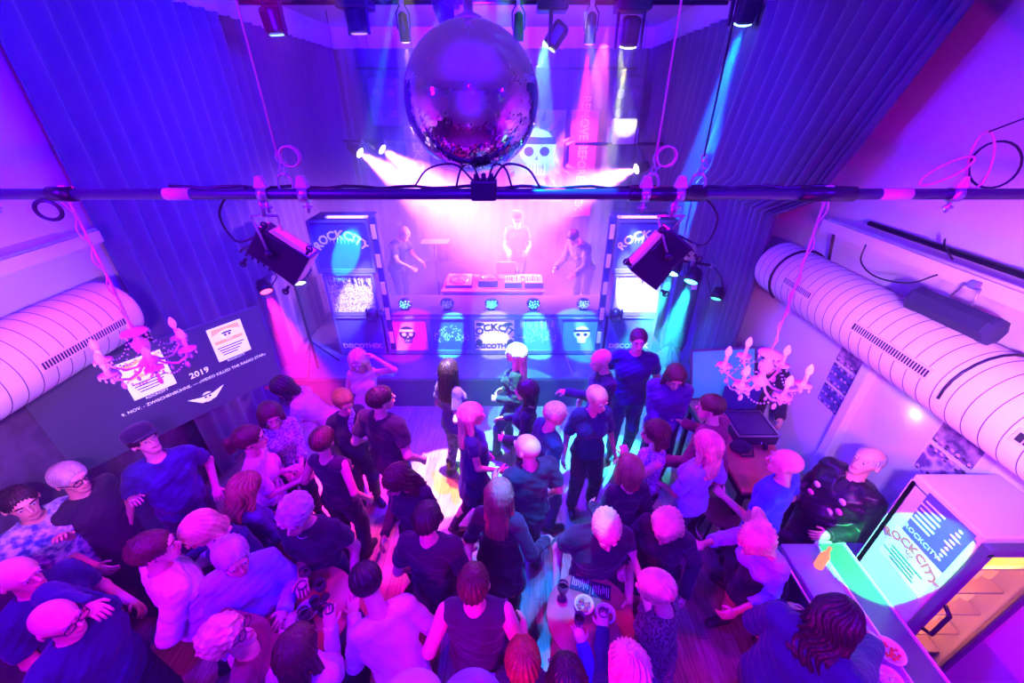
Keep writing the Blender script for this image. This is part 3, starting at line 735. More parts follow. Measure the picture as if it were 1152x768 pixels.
# booth table, ledge and gear
t = thing('booth_table', 'long dark booth table behind the row of display boxes', 'table', (-.27, 6.3, .57))
MB().box((-.27, 6.04, 1.255), (3.9, .74, .04), bev=.006).build('table_top', mat('booth_top', (.12, .10, .16), .4), t)
for x in (-2.0, 1.45):
    for y in (6.24, 6.37): MB().box((x, y, .9), (.05, .05, .66)).build('leg', MATS['black_metal'], t)
t = thing('record_table', 'pink lit raised desk carrying the mixer and players', 'table', (-.35, 6.75, .57))
MB().box((-.33, 6.85, 1.30), (1.75, .80, .05), bev=.008).build('table_top', mat('desk_pink', (.55, .3, .45), .45), t)
MB().box((-.33, 6.47, 1.0), (1.7, .03, .58)).build('front_panel', MATS['box_black'], t)
for x in (-1.15, .5): MB().box((x, 7.2, .92), (.05, .05, .72)).build('leg', MATS['black_metal'], t)
def gear(name, label, c, d, top, knobs=0, tilt=0, platter=0):
    t = thing(name, label, 'dj equipment' if name != 'laptop' else 'laptop', (c[0], c[1], c[2]))
    M = Matrix.Translation(c) @ Matrix.Rotation(R(tilt), 4, 'X')
    MB().box((0, 0, d[2]/2), d, M, bev=.008).build('case', MATS['box_black'] if top != 'white' else MATS['white_plastic'], t)
    MB().box((0, 0, d[2]+.004), (d[0]*.92, d[1]*.92, .006), M).build('face_plate', mat('plate_'+top, dict(silver=(.7, .6, .7), dark=(.08, .06, .1), white=(.9, .85, .9), pink=(.8, .4, .6))[top], .35, .3 if top == 'silver' else 0), t)
    if platter: MB().lathe([(d[0]*.33, d[2]+.006), (d[0]*.33, d[2]+.022), (d[0]*.30, d[2]+.028), (.02, d[2]+.028), (.012, d[2]+.04)], n=22, M=M).build('platter', MATS['steel'], t)
    r = random.Random(knobs)
    for k in range(knobs):
        x = (k % 6-2.5)*d[0]*.14; y = (k//6-1)*d[1]*.2
        MB().lathe([(.011, d[2]+.006), (.009, d[2]+.028)], (x, y, 0), 8, M).build('knob', MATS['steel'] if k % 2 else MATS['black_plastic'], t)
    return t
gear('mixer', 'pink lit mixer with knobs on the right of the desk', (.02, 6.75, 1.33), (.30, .36, .09), 'silver', 18)
gear('mixer', 'second mixer with pale face plate at the far right of the desk', (.38, 6.75, 1.33), (.32, .38, .09), 'silver', 18)
gear('media_player', 'dark media player with a round platter in mid desk', (-.42, 6.8, 1.33), (.34, .38, .10), 'dark', 6, 0, 1)
gear('media_player', 'large record deck tilted on the left of the desk', (-.92, 6.78, 1.33), (.46, .38, .08), 'pink', 3, 12, 1)
t = thing('laptop', 'open laptop with bright screen in mid booth', 'laptop', (-.12, 7.1, 1.33))
MB().box((-.12, 7.08, 1.345), (.34, .24, .02), bev=.005).build('keyboard_base', MATS['steel'], t)
MB().box((-.12, 7.21, 1.46), (.34, .015, .23), bev=.004).build('lid', mat('laptop_lid', (.85, .7, .85), .3), t)
t = thing('music_stand', 'thin rack of books standing left of the record deck', 'stand', (-1.3, 7.4, .57))
MB().tube([(-1.45, 7.5, .57), (-1.45, 7.5, 1.85)], .015).build('pole', MATS['black_metal'], t)
MB().box((-1.42, 7.45, 1.88), (.5, .3, .015), Matrix.Identity(4)).build('tray', MATS['steel'], t)
# star shaped effect lights along the booth ledge
for px, c, on, lab in ((456, (.1, .9, 1), 3, 'cyan star effect light at the left end of the booth ledge'), (503, (.5, .4, 1), .8, 'dim violet star effect light second from the left on the ledge'),
                       (553, (.1, 1, .9), 4, 'bright turquoise star effect light in the middle of the ledge'), (600, (.1, .8, 1), 4, 'cyan star effect light before the mixers'),
                       (656, (.5, .7, 1), 1.8, 'pale star effect light at the right end of the booth ledge')):
    p = at(px, 340, y=5.85); x = p.x
    t = thing('effect_light', lab, 'effect light', (x, 5.85, 1.275))
    MB().box((x, 5.85, 1.29), (.12, .12, .03), bev=.01).build('foot', MATS['black_plastic'], t)
    MB().ell((x, 5.85, 1.38), (.11, .10, .085), u=16, w=9).build('head', MATS['black_plastic'], t)
    b = MB(); m = mat('star_%d' % px, c, emit=on*2, ecol=c)
    for k in range(17):
        a = k*2.4; q = .022*math.sqrt(k); dx = q*math.cos(a); dz = q*math.sin(a)*.8
        b.ell((x+dx, 5.85-.10*math.sqrt(max(0, 1-(dx/.11)**2-(dz/.085)**2)), 1.385+dz), (.0085, .006, .0085), u=7, w=5)
    b.build('lens', m, t)
    for a in (35, 80, 140, 200, 260, 320):
        spot((x, 5.72, 1.40), (x+math.cos(R(a)), 5.72-.8, 1.40+math.sin(R(a))*.8-.3), c, 14*on, 5, .5, .01, 'effect_beam')

# ------------------------------------------------------------------ banners and racks at the rear
def banner(label, x0, x1, z0, z1, y, m, draw):
    t = thing('banner', label, 'banner', ((x0+x1)/2, y, z0))
    MB().box(((x0+x1)/2, y, (z0+z1)/2), (x1-x0, .012, z1-z0)).build('fabric', m, t)
    b = MB().tube([(x0-.03, y, z1+.01), (x1+.03, y, z1+.01)], .014).tube([(x0-.02, y, z0), (x1+.02, y, z0)], .012); b.build('rod', MATS['steel'], t)
    d = MB(); draw(d); d.build('print', [MATS['ink_white'], MATS['ink_black']], t)
    MB().tube([(x0+.03, y, z1+.01), (x0+.03, y, ZC)], .003, 5).build('hanging_cord', MATS['steel'], t); MB().tube([(x1-.03, y, z1+.01), (x1-.03, y, ZC)], .003, 5).build('hanging_cord', MATS['steel'], t)
def dr_remove(d): text(d, 'REMOVE BEFORE ROCK', .27, frame((1.56, 9.98, 3.05), (0, 0, -1), (1, 0, 0)), sx=.82, bold=.004)
def dr_rock(d): text(d, 'ROCKCITY', .30, frame((-2.1, 9.98, 3.1), (0, 0, -1), (1, 0, 0)), bold=.006)
def dr_skull(d):
    M = frame((.55, 9.98, 3.1), (1, 0, 0), (0, 0, 1)); s = skull(M, 1.15, 0, 1); d.add(s.v, s.f); d.mi[-len(s.f):] = s.mi
    r = random.Random(4)
    for k in range(26):
        a = r.random()*6.28; q = .55+.2*r.random(); d.prism([(q*math.cos(a), q*math.sin(a)*.9), (q*math.cos(a+.12), q*math.sin(a+.12)*.9), ((q+.25)*math.cos(a+.05), (q+.25)*math.sin(a+.05)*.9)], .002, M, k % 2)
banner('narrow red banner reading REMOVE BEFORE ROCK downwards', 1.28, 1.86, 1.75, 3.95, 10.0, mat('banner_red', (.75, .08, .22), .7), dr_remove)
banner('narrow grey banner with ROCKCITY written downwards left of the skull poster', -2.35, -1.85, 2.0, 3.95, 10.0, mat('banner_grey', (.35, .33, .45), .7), dr_rock)
banner('large blue poster with a winged skull behind the mirror ball', -.15, 1.15, 2.1, 3.95, 10.0, mat('banner_blue', (.10, .35, .75), .6, pattern=('noise', (.45, .7, .85), 3)), dr_skull)
def cords(parent, pts, r=.005):
    for p in pts: MB().tube([tuple(p), (p[0], p[1], ZC)], r, 6).build('hanging_cord', MATS['black_metal'], parent)
def pipe_rail(name, label, a, b, r=.03):
    t = thing(name, label, 'pipe', ((a[0]+b[0])/2, a[1], a[2])); MB().tube([a, b], r, 10).build('tube', MATS['black_metal'], t)
    cords(t, [(a[0]+.12, a[1], a[2]), (b[0]-.12, b[1], b[2])]); return t
pipe_rail('lighting_pipe', 'rear upper lighting pipe in front of the backdrop', (-3.0, 9.4, 4.66), (2.4, 9.4, 4.66), .025)
pipe_rail('lighting_pipe', 'rear lower lighting pipe carrying the white beam lamps on the left', (-3.2, 8.6, 3.47), (-1.6, 8.6, 3.47), .03)
pipe_rail('lighting_pipe', 'short rear lighting pipe under the pale box on the right', (1.2, 8.6, 3.42), (2.9, 8.6, 3.42), .03)
for sx, x, lab in ((-1, -2.55, 'tall speaker cabinet outline in the haze at rear left'), (1, 2.3, 'tall speaker cabinet in the haze at rear right below the pale box')):
    t = thing('speaker_cabinet', lab, 'speaker', (x, 9.6, 3.6))
    MB().box((x, 9.7, 4.1), (.62, .5, .85), bev=.04).build('cabinet', MATS['box_frame'], t)
    cords(t, [(x-.25, 9.7, 4.5), (x+.25, 9.7, 4.5)])
    for dx in (-.14, .14):
        for dz in (-.2, .15): MB().lathe([(.09, 0), (.075, .02), (.05, .0), (.02, .01)], n=18, M=frame((x+dx, 9.44, 4.1+dz), (1, 0, 0), (0, 0, 1))).build('driver', MATS['steel'], t)
t = thing('box_projector', 'pale lit box projector standing on the rear pipe at right', 'projector', (2.13, 8.6, 3.46))
p = at(702, 148, y=8.6); MB().box((p.x, 8.65, p.z), (.42, .3, .42), bev=.03).build('housing', mat('cream_plastic', (.8, .8, .55), .5), t)
for sx in (-1, 1): MB().box((p.x+sx*.26, 8.65, p.z-.06), (.06, .2, .26), bev=.02).build('side_lamp', MATS['steel'], t)

# ------------------------------------------------------------------ lamps
def lamp(name, label, loc, target, r=.075, L=.24, glow=None, gs=6, cat='stage lamp', top=None, group=None):
    """can shaped lamp with yoke; top is where its clamp meets the pipe"""
    t = thing(name, label, cat, loc, 0, group)
    loc = Vector(loc); d = (Vector(target)-loc).normalized(); a = d.orthogonal().normalized(); M = frame(loc, d.cross(Vector((0, 0, 1))) if abs(d.z) < .97 else (1, 0, 0), (0, 0, 1))
    x = d.cross(Vector((0, 0, 1))); x = x.normalized() if x.length > .05 else Vector((1, 0, 0)); y = x.cross(d) if False else d.cross(x)
    Mz = Matrix((x, y, d)).transposed().to_4x4(); Mz.translation = loc
    if name == 'moving_head':
        MB().box((0, 0, -L*.5), (r*1.7, r*1.7, L), Mz, bev=r*.4).build('head', MATS['black_plastic'], t)
        tp = Vector(top) if top else loc+Vector((0, 0, L))
        for s in (-1, 1): MB().box(tuple((loc+tp)/2+x*s*r*1.25-Vector((0, 0, .02))), (.035, .06, (tp-loc).length), bev=.012).build('yoke_arm', MATS['black_metal'], t)
        MB().box(tuple(tp+Vector((0, 0, .03))), (r*3.2, r*2.6, .11), bev=.025).build('base', MATS['black_plastic'], t)
    else:
        MB().lathe([(r*.35, -L), (r*.8, -L*.9), (r*.9, -L*.5), (r, -L*.45), (r, 0), (r*.9, .002), (r*.88, -.02)], n=18, M=Mz).build('can', MATS['black_metal'], t)
        tp = Vector(top) if top else loc+Vector((0, 0, .22)); mid = loc-d*L*.4
        MB().tube([mid+x*r*1.1, mid+x*r*1.15+(tp-mid)*.6, tp+x*.01, tp-x*.01, mid-x*r*1.15+(tp-mid)*.6, mid-x*r*1.1], .009, 6).build('yoke', MATS['black_metal'], t)
        MB().box(tuple(tp), (.05, .07, .07), bev=.01).build('clamp', MATS['steel'], t)
    if glow: MB().lathe([(r*.84, .001), (r*.6, .012), (r*.01, .016)], n=18, M=Mz).build('lens', mat('glow_%s' % '_'.join('%.2f' % c for c in glow)+'_%g' % gs, glow, emit=gs, ecol=glow), t)
    return t
TY, TZ = 6.5, 5.2
for dy in (0, .3):
    pipe_rail('truss_pipe', 'black truss tube under the ceiling, %s of two above the stage' % ('front' if not dy else 'rear'), (-3.55, TY+dy, TZ+.02), (2.8, TY+dy, TZ+.02), .028)
lamp('moving_head', 'moving head lamp with glassy blue lens at upper left above the orange strap', (-2.72, 5.9, 4.78), (-2.6, 6.1, 3), .12, .26, (.2, .4, 1), 3, top=(-2.72, 5.9, 5.12))
lamp('moving_head', 'moving head lamp with one amber eye, left of the mirror ball', (-1.95, 6.5, 4.86), (-1.9, 6.6, 3), .13, .28, (1, .6, .3), .6, top=(-1.95, 6.5, 5.12))
lamp('can_lamp', 'slim can lamp with a pale pink beam just left of the mirror ball', (-1.37, 6.5, 4.78), (-1.42, 7.0, 3), .07, .3, (1, .7, 1), 5, top=(-1.37, 6.5, 5.18))
lamp('moving_head', 'dark moving head lamp half hidden behind the top of the mirror ball', (-.82, 6.5, 4.98), (-.4, 6.9, 3.9), .10, .22, top=(-.82, 6.5, 5.14))
lamp('can_lamp', 'unlit slim can lamp just right of the mirror ball', (.08, 6.5, 4.78), (.05, 6.7, 3), .07, .3, top=(.08, 6.5, 5.18))
lamp('moving_head', 'moving head lamp throwing a yellow green ray toward the mirror ball', (.48, 6.5, 4.72), (.1, 6.55, 4.2), .12, .3, (.6, 1, .2), 5, top=(.5, 6.5, 5.1))
lamp('can_lamp', 'slim can lamp shining magenta straight down', (1.0, 6.5, 4.76), (1.02, 6.9, 3), .075, .32, (1, .1, .9), 6, top=(1.0, 6.5, 5.18))
lamp('moving_head', 'moving head lamp with a short yellow ray right of the magenta can', (1.5, 6.5, 4.72), (1.5, 6.8, 3.5), .13, .32, (1, 1, .4), 4, top=(1.5, 6.5, 5.1))
bl = at(835, 27, y=5.95); BLT = at(786, 185, y=6.5); lamp('moving_head', 'moving head lamp with the long blue beam at upper right', tuple(bl), tuple(BLT), .12, .26, (.3, .7, 1), 5, top=(bl.x, 5.95, 5.14))
BT = [at(540, 262, y=7.6), at(585, 275, y=7.6), at(520, 262, y=7.4)]
for k, (px, py, tx, lab) in enumerate(((405, 172, -.9, 'outer white beam lamp at rear left'), (430, 168, -.4, 'inner white beam lamp at rear left'), (716, 190, .3, 'white beam lamp at rear right'))):
    p = at(px, py, y=8.3); lamp('beam_lamp', lab+', pointing steeply at the booth', tuple(p), BT[k], .10, .26, (1, .85, 1), 30, top=(p.x, 8.55, 3.46))

def lamp_bar(label, a, b, z0, lamps):
    t = thing('lamp_stand', label, 'lamp stand', ((a[0]+b[0])/2, (a[1]+b[1])/2, 0))
    m = ((a[0]+b[0])/2, (a[1]+b[1])/2)
    MB().tube([(m[0], m[1], .55 if m[1] > 5 else .02), (m[0], m[1], (a[2]+b[2])/2)], .02).build('pole', MATS['black_metal'], t)
    MB().tube([a, b], .018).build('crossbar', MATS['black_metal'], t)
    z = .57 if m[1] > 5 else .02
    for k in range(3): MB().tube([(m[0], m[1], z+.45), (m[0]+.32*math.cos(k*2.09+.5), m[1]+.32*math.sin(k*2.09+.5), z)], .012, 6).build('leg', MATS['black_metal'], t)
lamp_bar('black lamp stand right of the booth carrying two cyan lamps', (2.05, 5.28, 2.30), (2.72, 5.28, 2.20), 0, 0)
lamp_bar('black lamp stand left of the booth carrying a red and a pale lamp', (-3.3, 5.28, 2.12), (-2.72, 5.28, 2.2), 0, 0)
CYR = [(765, 308, (-.3, .2), 'cyan par lamp on the right stand nearest the booth'), (785, 318, (-.3, .15), 'second cyan par lamp on the right stand'), (815, 335, (0, 0), 'faint green par lamp low on the right by the curtain')]
lamp('par_lamp', CYR[0][3], (2.12, 5.15, 2.14), (1.4, 4.4, .9), .10, .2, (.25, .9, 1), 7, top=(2.15, 5.28, 2.27))
lamp('par_lamp', CYR[1][3], (2.38, 5.1, 2.04), (1.75, 4.3, .8), .10, .2, (.1, .95, 1), 7, top=(2.42, 5.28, 2.23))
lamp('par_lamp', CYR[2][3], (2.72, 5.0, 1.84), (2.2, 4.3, .5), .08, .16, (.1, .9, .6), 2, top=(2.70, 5.28, 2.2))
lamp('par_lamp', 'red par lamp on the left stand', (-3.28, 5.05, 1.92), (-2.6, 4.3, .9), .09, .18, (1, .08, .2), 4, top=(-3.26, 5.28, 2.1))
lamp('par_lamp', 'pale par lamp on the left stand beside the tower', (-2.84, 5.1, 2.02), (-2.5, 4.4, .9), .10, .18, (.7, .9, 1), 4, top=(-2.80, 5.28, 2.18))
t = thing('loudspeaker', 'dark loudspeaker with a small white badge at the right edge of the stage', 'loudspeaker', (2.5, 5.75, .55))
MB().box((2.62, 5.95, 1.3), (.42, .5, 1.3), bev=.04).build('cabinet', mat('speaker_blue', (.06, .07, .14), .5), t)
MB().box((2.62, 5.70, 1.3), (.36, .02, 1.2), bev=.01).build('grille', MATS['box_black'], t)
MB().box((2.72, 5.685, 1.72), (.08, .012, .08)).build('badge', MATS['white_plastic'], t)
# ------------------------------------------------------------------ the long pipe across the room
PY, PZ = 2.0, 3.73
mat('pipe_paint', (.05, .045, .09), .35, .4); mat('strap', (.8, .35, .35), .6); mat('rope', (.75, .68, .6), .7, bump=.4, bscale=120); mat('white_tape', (.9, .85, .9), .5)
t = thing('hanging_pipe', 'long dark pipe crossing the whole room below the mirror ball', 'pipe', (0, PY, PZ))
MB().tube([(XL, PY, PZ), (XR, PY, PZ)], .025, 14).build('tube', MATS['pipe_paint'], t)
for a, b in ((-1.62, -1.50), (1.72, 1.86)): MB().tube([(a, PY, PZ), (b, PY, PZ)], .0275, 14).build('paper_sticker', MATS['white_tape'], t)
MB().tube([(x, PY+.015, PZ+.028+.006*math.sin(x*23)) for x in np.linspace(-1.6, 1.6, 40)], .008, 6).build('cable', MATS['black_plastic'], t)
for a, b in ((1.35, 1.6), (-2.16, -2.05), (.55, .9)): MB().tube([(a, PY, PZ), (b, PY, PZ)], .034, 12).build('tape_wrap', MATS['black_plastic'], t)
t = thing('power_box', 'small black power box clamped on the pipe under the mirror ball', 'power box', (-.13, PY, PZ+.03))
MB().box((-.13, PY, PZ+.02), (.12, .09, .09), bev=.01).build('box', MATS['black_plastic'], t)
for k, dx in enumerate((-.05, -.02, .02, .04)):
    MB().cable([(-.13+dx, PY, PZ+.06), (-.13+dx*2.5, PY-.02, PZ+.13), (-.13+dx*5, PY, PZ+.11), (-.13+dx*6.5, PY, PZ+.03)], .005, 6).build('cable', MATS['black_plastic'], t)
for k in range(3): MB().box((-.165+k*.035, PY, PZ+.075), (.02, .03, .03), bev=.004).build('plug', MATS['black_plastic'], t)
def suspension(label, x, coil=True, z1=ZC-.05, y1=PY, m='strap'):
    t = thing('lifting_strap', label, 'strap', (x, PY, PZ))
    MB().tube([(x, PY, PZ+.16), (x, y1, z1)], .0045, 6).build('cord', MATS[m], t)
    MB().tube([(x+.035*math.cos(a), PY+.005, PZ+.04+.05*math.sin(a)) for a in np.linspace(0, 2*PI, 16)[:-1]], .006, 6, closed=True).build('shackle', MATS['steel'], t)
    for k in range(3): MB().tube([(x+.011*(k % 2)+.012*math.cos(a), PY+.012*math.sin(a)*(k % 2), PZ+.10+.028*k+.018*math.sin(a)) for a in np.linspace(0, 2*PI, 9)[:-1]], .0035, 5, closed=True).build('chain_link', MATS['steel'], t)
    if coil:
        for k in range(3): MB().tube([(x+.05+.045*math.cos(a), PY+.01*k, PZ+.16+.042*math.sin(a)) for a in np.linspace(0, 2*PI, 18)[:-1]], .004, 5, closed=True).build('spare_coil', MATS[m], t)
suspension('orange lifting strap with spare coil left of the mirror ball', -1.05)
suspension('orange lifting strap with spare coil right of the mirror ball', .645)
suspension('thin pale wire to the ceiling at the right of the dark flood lamp', .86, False, m='black_plastic')
def clamp(label, x, m='steel'):
    t = thing('pipe_clamp', label, 'clamp', (x, PY, PZ))
    b = MB(); b.tube([(x+a, PY, PZ) for a in (-.02, .02)], .036, 12); b.build('collar', MATS[m], t)
    MB().prism([(-.03, .0), (-.012, .05), (.012, .05), (.03, 0)], .03, frame((x, PY+.01, PZ+.03), (1, 0, 0), (0, 0, 1))).build('hook', MATS['white_plastic'], t)
    MB().tube([(x, PY, PZ-.03), (x, PY, PZ-.085)], .008, 8).build('bolt', MATS[m], t)
    b = MB(); b.tube([(x-.022, PY, PZ-.06), (x+.022, PY, PZ-.06)], .007, 6); b.build('wing_nut', MATS[m], t)
clamp('chrome pipe clamp above the left flood lamp, nearer the wall', -1.16); clamp('chrome pipe clamp above the left flood lamp beside the orange strap', -.97)
clamp('chrome pipe clamp above the right flood lamp beside the orange strap', .62); clamp('chrome pipe clamp above the middle of the right flood lamp', .78)
clamp('bright pipe clamp near the right wall under the cable coils', 2.07); clamp('bright pipe clamp at the far left end of the pipe', -2.45)
t = thing('cable_coil', 'loose cable coils hanging over the pipe near the right wall', 'cable', (2.1, PY, PZ))
for k, (dx, dz, rx, rz) in enumerate(((-.12, .10, .10, .035), (.03, .14, .055, .12), (.13, .12, .12, .10))):
    MB().tube([(2.1+dx+rx*math.cos(a)-.3*rz*math.sin(a), PY+.02*k, PZ+dz+rz*math.sin(a)+(.05*math.cos(a) if k == 0 else 0)) for a in np.linspace(0, 2*PI, 22)[:-1]], .0055, 6, closed=True).build('loop', MATS['strap'] if k < 2 else MATS['black_plastic'], t)
MB().cable([(2.08, PY, PZ+.26), (2.3, PY-.05, PZ+.38), (2.75, PY-.1, PZ+.62)], .004, 6).build('tie_cord', MATS['black_plastic'], t)
t = thing('cable_loop', 'dark cable coil hooked on the pipe above the left chandelier', 'cable', (-2.2, PY, PZ))
for k in range(3): MB().tube([(-2.19+(.055+.006*k)*math.cos(a), PY-.02, PZ-.07+(.04+.004*k)*math.sin(a)) for a in np.linspace(0, 2*PI, 20)[:-1]], .005, 6, closed=True).build('loop', MATS['black_plastic'], t)

# ------------------------------------------------------------------ mirror ball
bc = at(531, 114, y=2.16); br = .303
t = thing('mirror_ball', 'large mirror ball hanging above the middle of the pipe', 'mirror ball', tuple(bc))
nr, ns = 84, 160; rr = random.Random(3); vs = []; fs = []
for i in range(nr+1):
    th = -PI/2+PI*i/nr
    for k in range(ns):
        q = 2*PI*k/ns; e = br*(1+.0022*(rr.random()-.5)); vs.append((bc.x+e*math.cos(th)*math.cos(q), bc.y+e*math.cos(th)*math.sin(q), bc.z+e*math.sin(th)))
for i in range(nr):
    for k in range(ns): fs.append((i*ns+k, i*ns+(k+1) % ns, (i+1)*ns+(k+1) % ns, (i+1)*ns+k))
MB().add(vs, fs).build('mirror_tiles', mat('mirror', (.82, .80, .86), .045, 1), t)
MB().lathe([(.055, .0), (.055, .015), (.02, .03), (.02, .07)], (bc.x, bc.y, bc.z+br-.012), 20).build('motor_plate', MATS['steel'], t)
MB().tube([(bc.x, bc.y, bc.z+br+.05), (bc.x, bc.y, ZC)], .008, 8).build('suspension_rod', MATS['steel'], t)

# ------------------------------------------------------------------ ventilation ducts
mat('duct_white', (.82, .78, .84), .38); mat('duct_seam', (.10, .08, .14), .6); mat('slot_dark', (.02, .02, .03), .7)
def duct(label, cx, cz, r, y0, y1, grilles):
    t = thing('ventilation_duct', label, 'duct', (cx, y0, cz))
    L = y0-y1; prof = [(r*.55, L+.02) if False else (r*.9, 0)]
    M = frame((cx, y1, cz), (1, 0, 0), (0, 0, -1))     # local z runs along +y
    MB().lathe([(r, 0), (r, L-.06), (r*.97, L-.02), (r*.9, L), (.01, L+.004)], n=64, M=M).build('tube', MATS['duct_white'], t)
    k = 0; s = .11
    while s < L-.1:
        MB().lathe([(r-.002, s), (r+.002, s+.0015), (r+.002, s+.0055), (r-.002, s+.007)], n=64, M=M).build('seam', MATS['duct_seam'], t); s += .105
    for (pa, pb) in grilles:
        def hit(px, py):
            d = at(px, py, y=1)-Vector((0, 0, CAMZ)); a = d.x**2+d.z**2; b = -2*(d.x*cx+d.z*(cz-CAMZ)); c = cx*cx+(cz-CAMZ)**2-r*r
            q = (-b-math.sqrt(max(b*b-4*a*c, 0)))/(2*a); return Vector((0, 0, CAMZ))+d*q
        A, B = hit(*pa), hit(*pb); ang = (math.atan2(A.z-cz, A.x-cx)+math.atan2(B.z-cz, B.x-cx))/2
        n = Vector((math.cos(ang), 0, math.sin(ang))); tg = Vector((-math.sin(ang), 0, math.cos(ang)))
        c = Vector((cx, (A.y+B.y)/2, cz))+n*(r-.002); Lg = abs(A.y-B.y)
        G = Matrix((Vector((0, 1, 0)), tg, Vector((0, 1, 0)).cross(tg))).transposed().to_4x4(); G.translation = c
        sg = 1 if Vector((0, 1, 0)).cross(tg).dot(n) > 0 else -1
        g = MB().box((0, 0, sg*.004), (Lg, .085, .008), G, bev=.003); go = g.build('slot_grille', MATS['duct_white'], t)
        MB().box((0, 0, sg*.0085), (Lg-.04, .05, .003), G).build('slot_opening', MATS['slot_dark'], go)
        m = MB(); nn = int((Lg-.05)/.022)
        for k in range(nn): m.box((-(Lg-.05)/2+.011+k*.022, 0, sg*.011), (.006, .05, .004), G)
        m.build('slats', MATS['duct_white'], go)
duct('white round ventilation duct along the left wall above the projection', -3.46, 2.55, .27, 3.2, -1.4, [((44, 414), (142, 360))])
duct('white round ventilation duct along the right wall above the band posters', 2.93, 2.55, .27, 4.3, -1.4, [((883, 312), (912, 336)), ((958, 366), (1048, 422)), ((1141, 487), (1185, 516))])
for k, (px, py) in enumerate(((870, 300), (1098, 455))):
    yy = 3.95 if k == 0 else 2.02
    a = [Vector((2.93+.279*math.cos(q), yy, 2.55+.279*math.sin(q))) for q in np.linspace(.3, PI+.9, 16)]
    b = MB().tube(([Vector((3.1, yy, 3.1))]+a) if k == 0 else [Vector((3.2, yy, 3.0))]+a[:13], .014 if k == 0 else .008, 8)
    tag(b.build('duct_sling', MATS['black_plastic']), ('dark curved sling round the far end of the right duct', 'thin dark sling round the right duct above the poster pair')[k], 'sling')
# ledge lamp and bracket on the right
t = thing('ledge_lamp', 'black cylindrical wash lamp hung under the right ledge', 'light fixture', (2.9, 2.35, 2.95))
A, B = Vector((2.80, 2.58, 2.93)), Vector((2.84, 2.12, 2.93))
d = (B-A).normalized(); M = frame(A, Vector((0, 0, 1)).cross(d), d.cross(Vector((0, 0, 1)).cross(d)))
x = Vector((0, 0, 1)).cross(d).normalized(); y = d.cross(x); M = Matrix((x, y, d)).transposed().to_4x4(); M.translation = A
L = (B-A).length
MB().lathe([(.05, -.035), (.085, -.02), (.09, 0), (.085, .02), (.085, L-.02), (.09, L), (.085, L+.02), (.05, L+.035)], n=8, M=M, smooth=False).build('housing', mat('matt_navy', (.03, .03, .07), .5), t)
MB().tube([(2.82, 2.42, 3.02), (2.84, 2.40, 3.12), (2.84, 2.30, 3.12), (2.82, 2.28, 3.02)], .008, 6).build('yoke', MATS['steel'], t)
MB().box((2.86, 2.35, 3.13), (.06, .05, .05), bev=.008).build('clamp', MATS['steel'], t)
tag(MB().cable([(2.86, 3.25, 3.11), (2.84, 3.2, 2.98), (2.83, 3.0, 2.93), (2.85, 2.75, 2.98), (2.86, 2.6, 3.10)], .006, 6).build('cable', MATS['black_plastic']), 'thin dark cable sagging below the edge of the right ledge', 'cable')
t = thing('conduit', 'dark conduit with cable clips lying along the right ledge', 'conduit', (3.12, 2.5, 3.18))
MB().tube([(3.12, 3.6, 3.19), (3.12, -1, 3.19)], .022, 8).build('tube', MATS['black_plastic'], t)
for y in (2.9, 2.3, 1.9): MB().cable([(3.12, y, 3.2), (3.05, y-.05, 3.27), (3.0, y-.12, 3.24), (3.02, y-.2, 3.17)], .006, 6).build('clip_cable', MATS['black_plastic'], t)
tag(MB().tube([(-3.46, 3.4, 3.19), (-3.46, -1, 3.19)], .014, 8).build('lit_lip', mat('lit_lip_white', (.9, .85, .9), .35)), 'white strip painting the bright light on the lip of the left ledge', 'rail')  # white tube stands in for the brightly lit ledge lip
tag(MB().tube([(2.87, 3.75, 3.19), (2.87, -1, 3.19)], .014, 8).build('lit_lip', MATS['lit_lip_white']), 'white strip painting the bright light on the lip of the right ledge', 'rail')

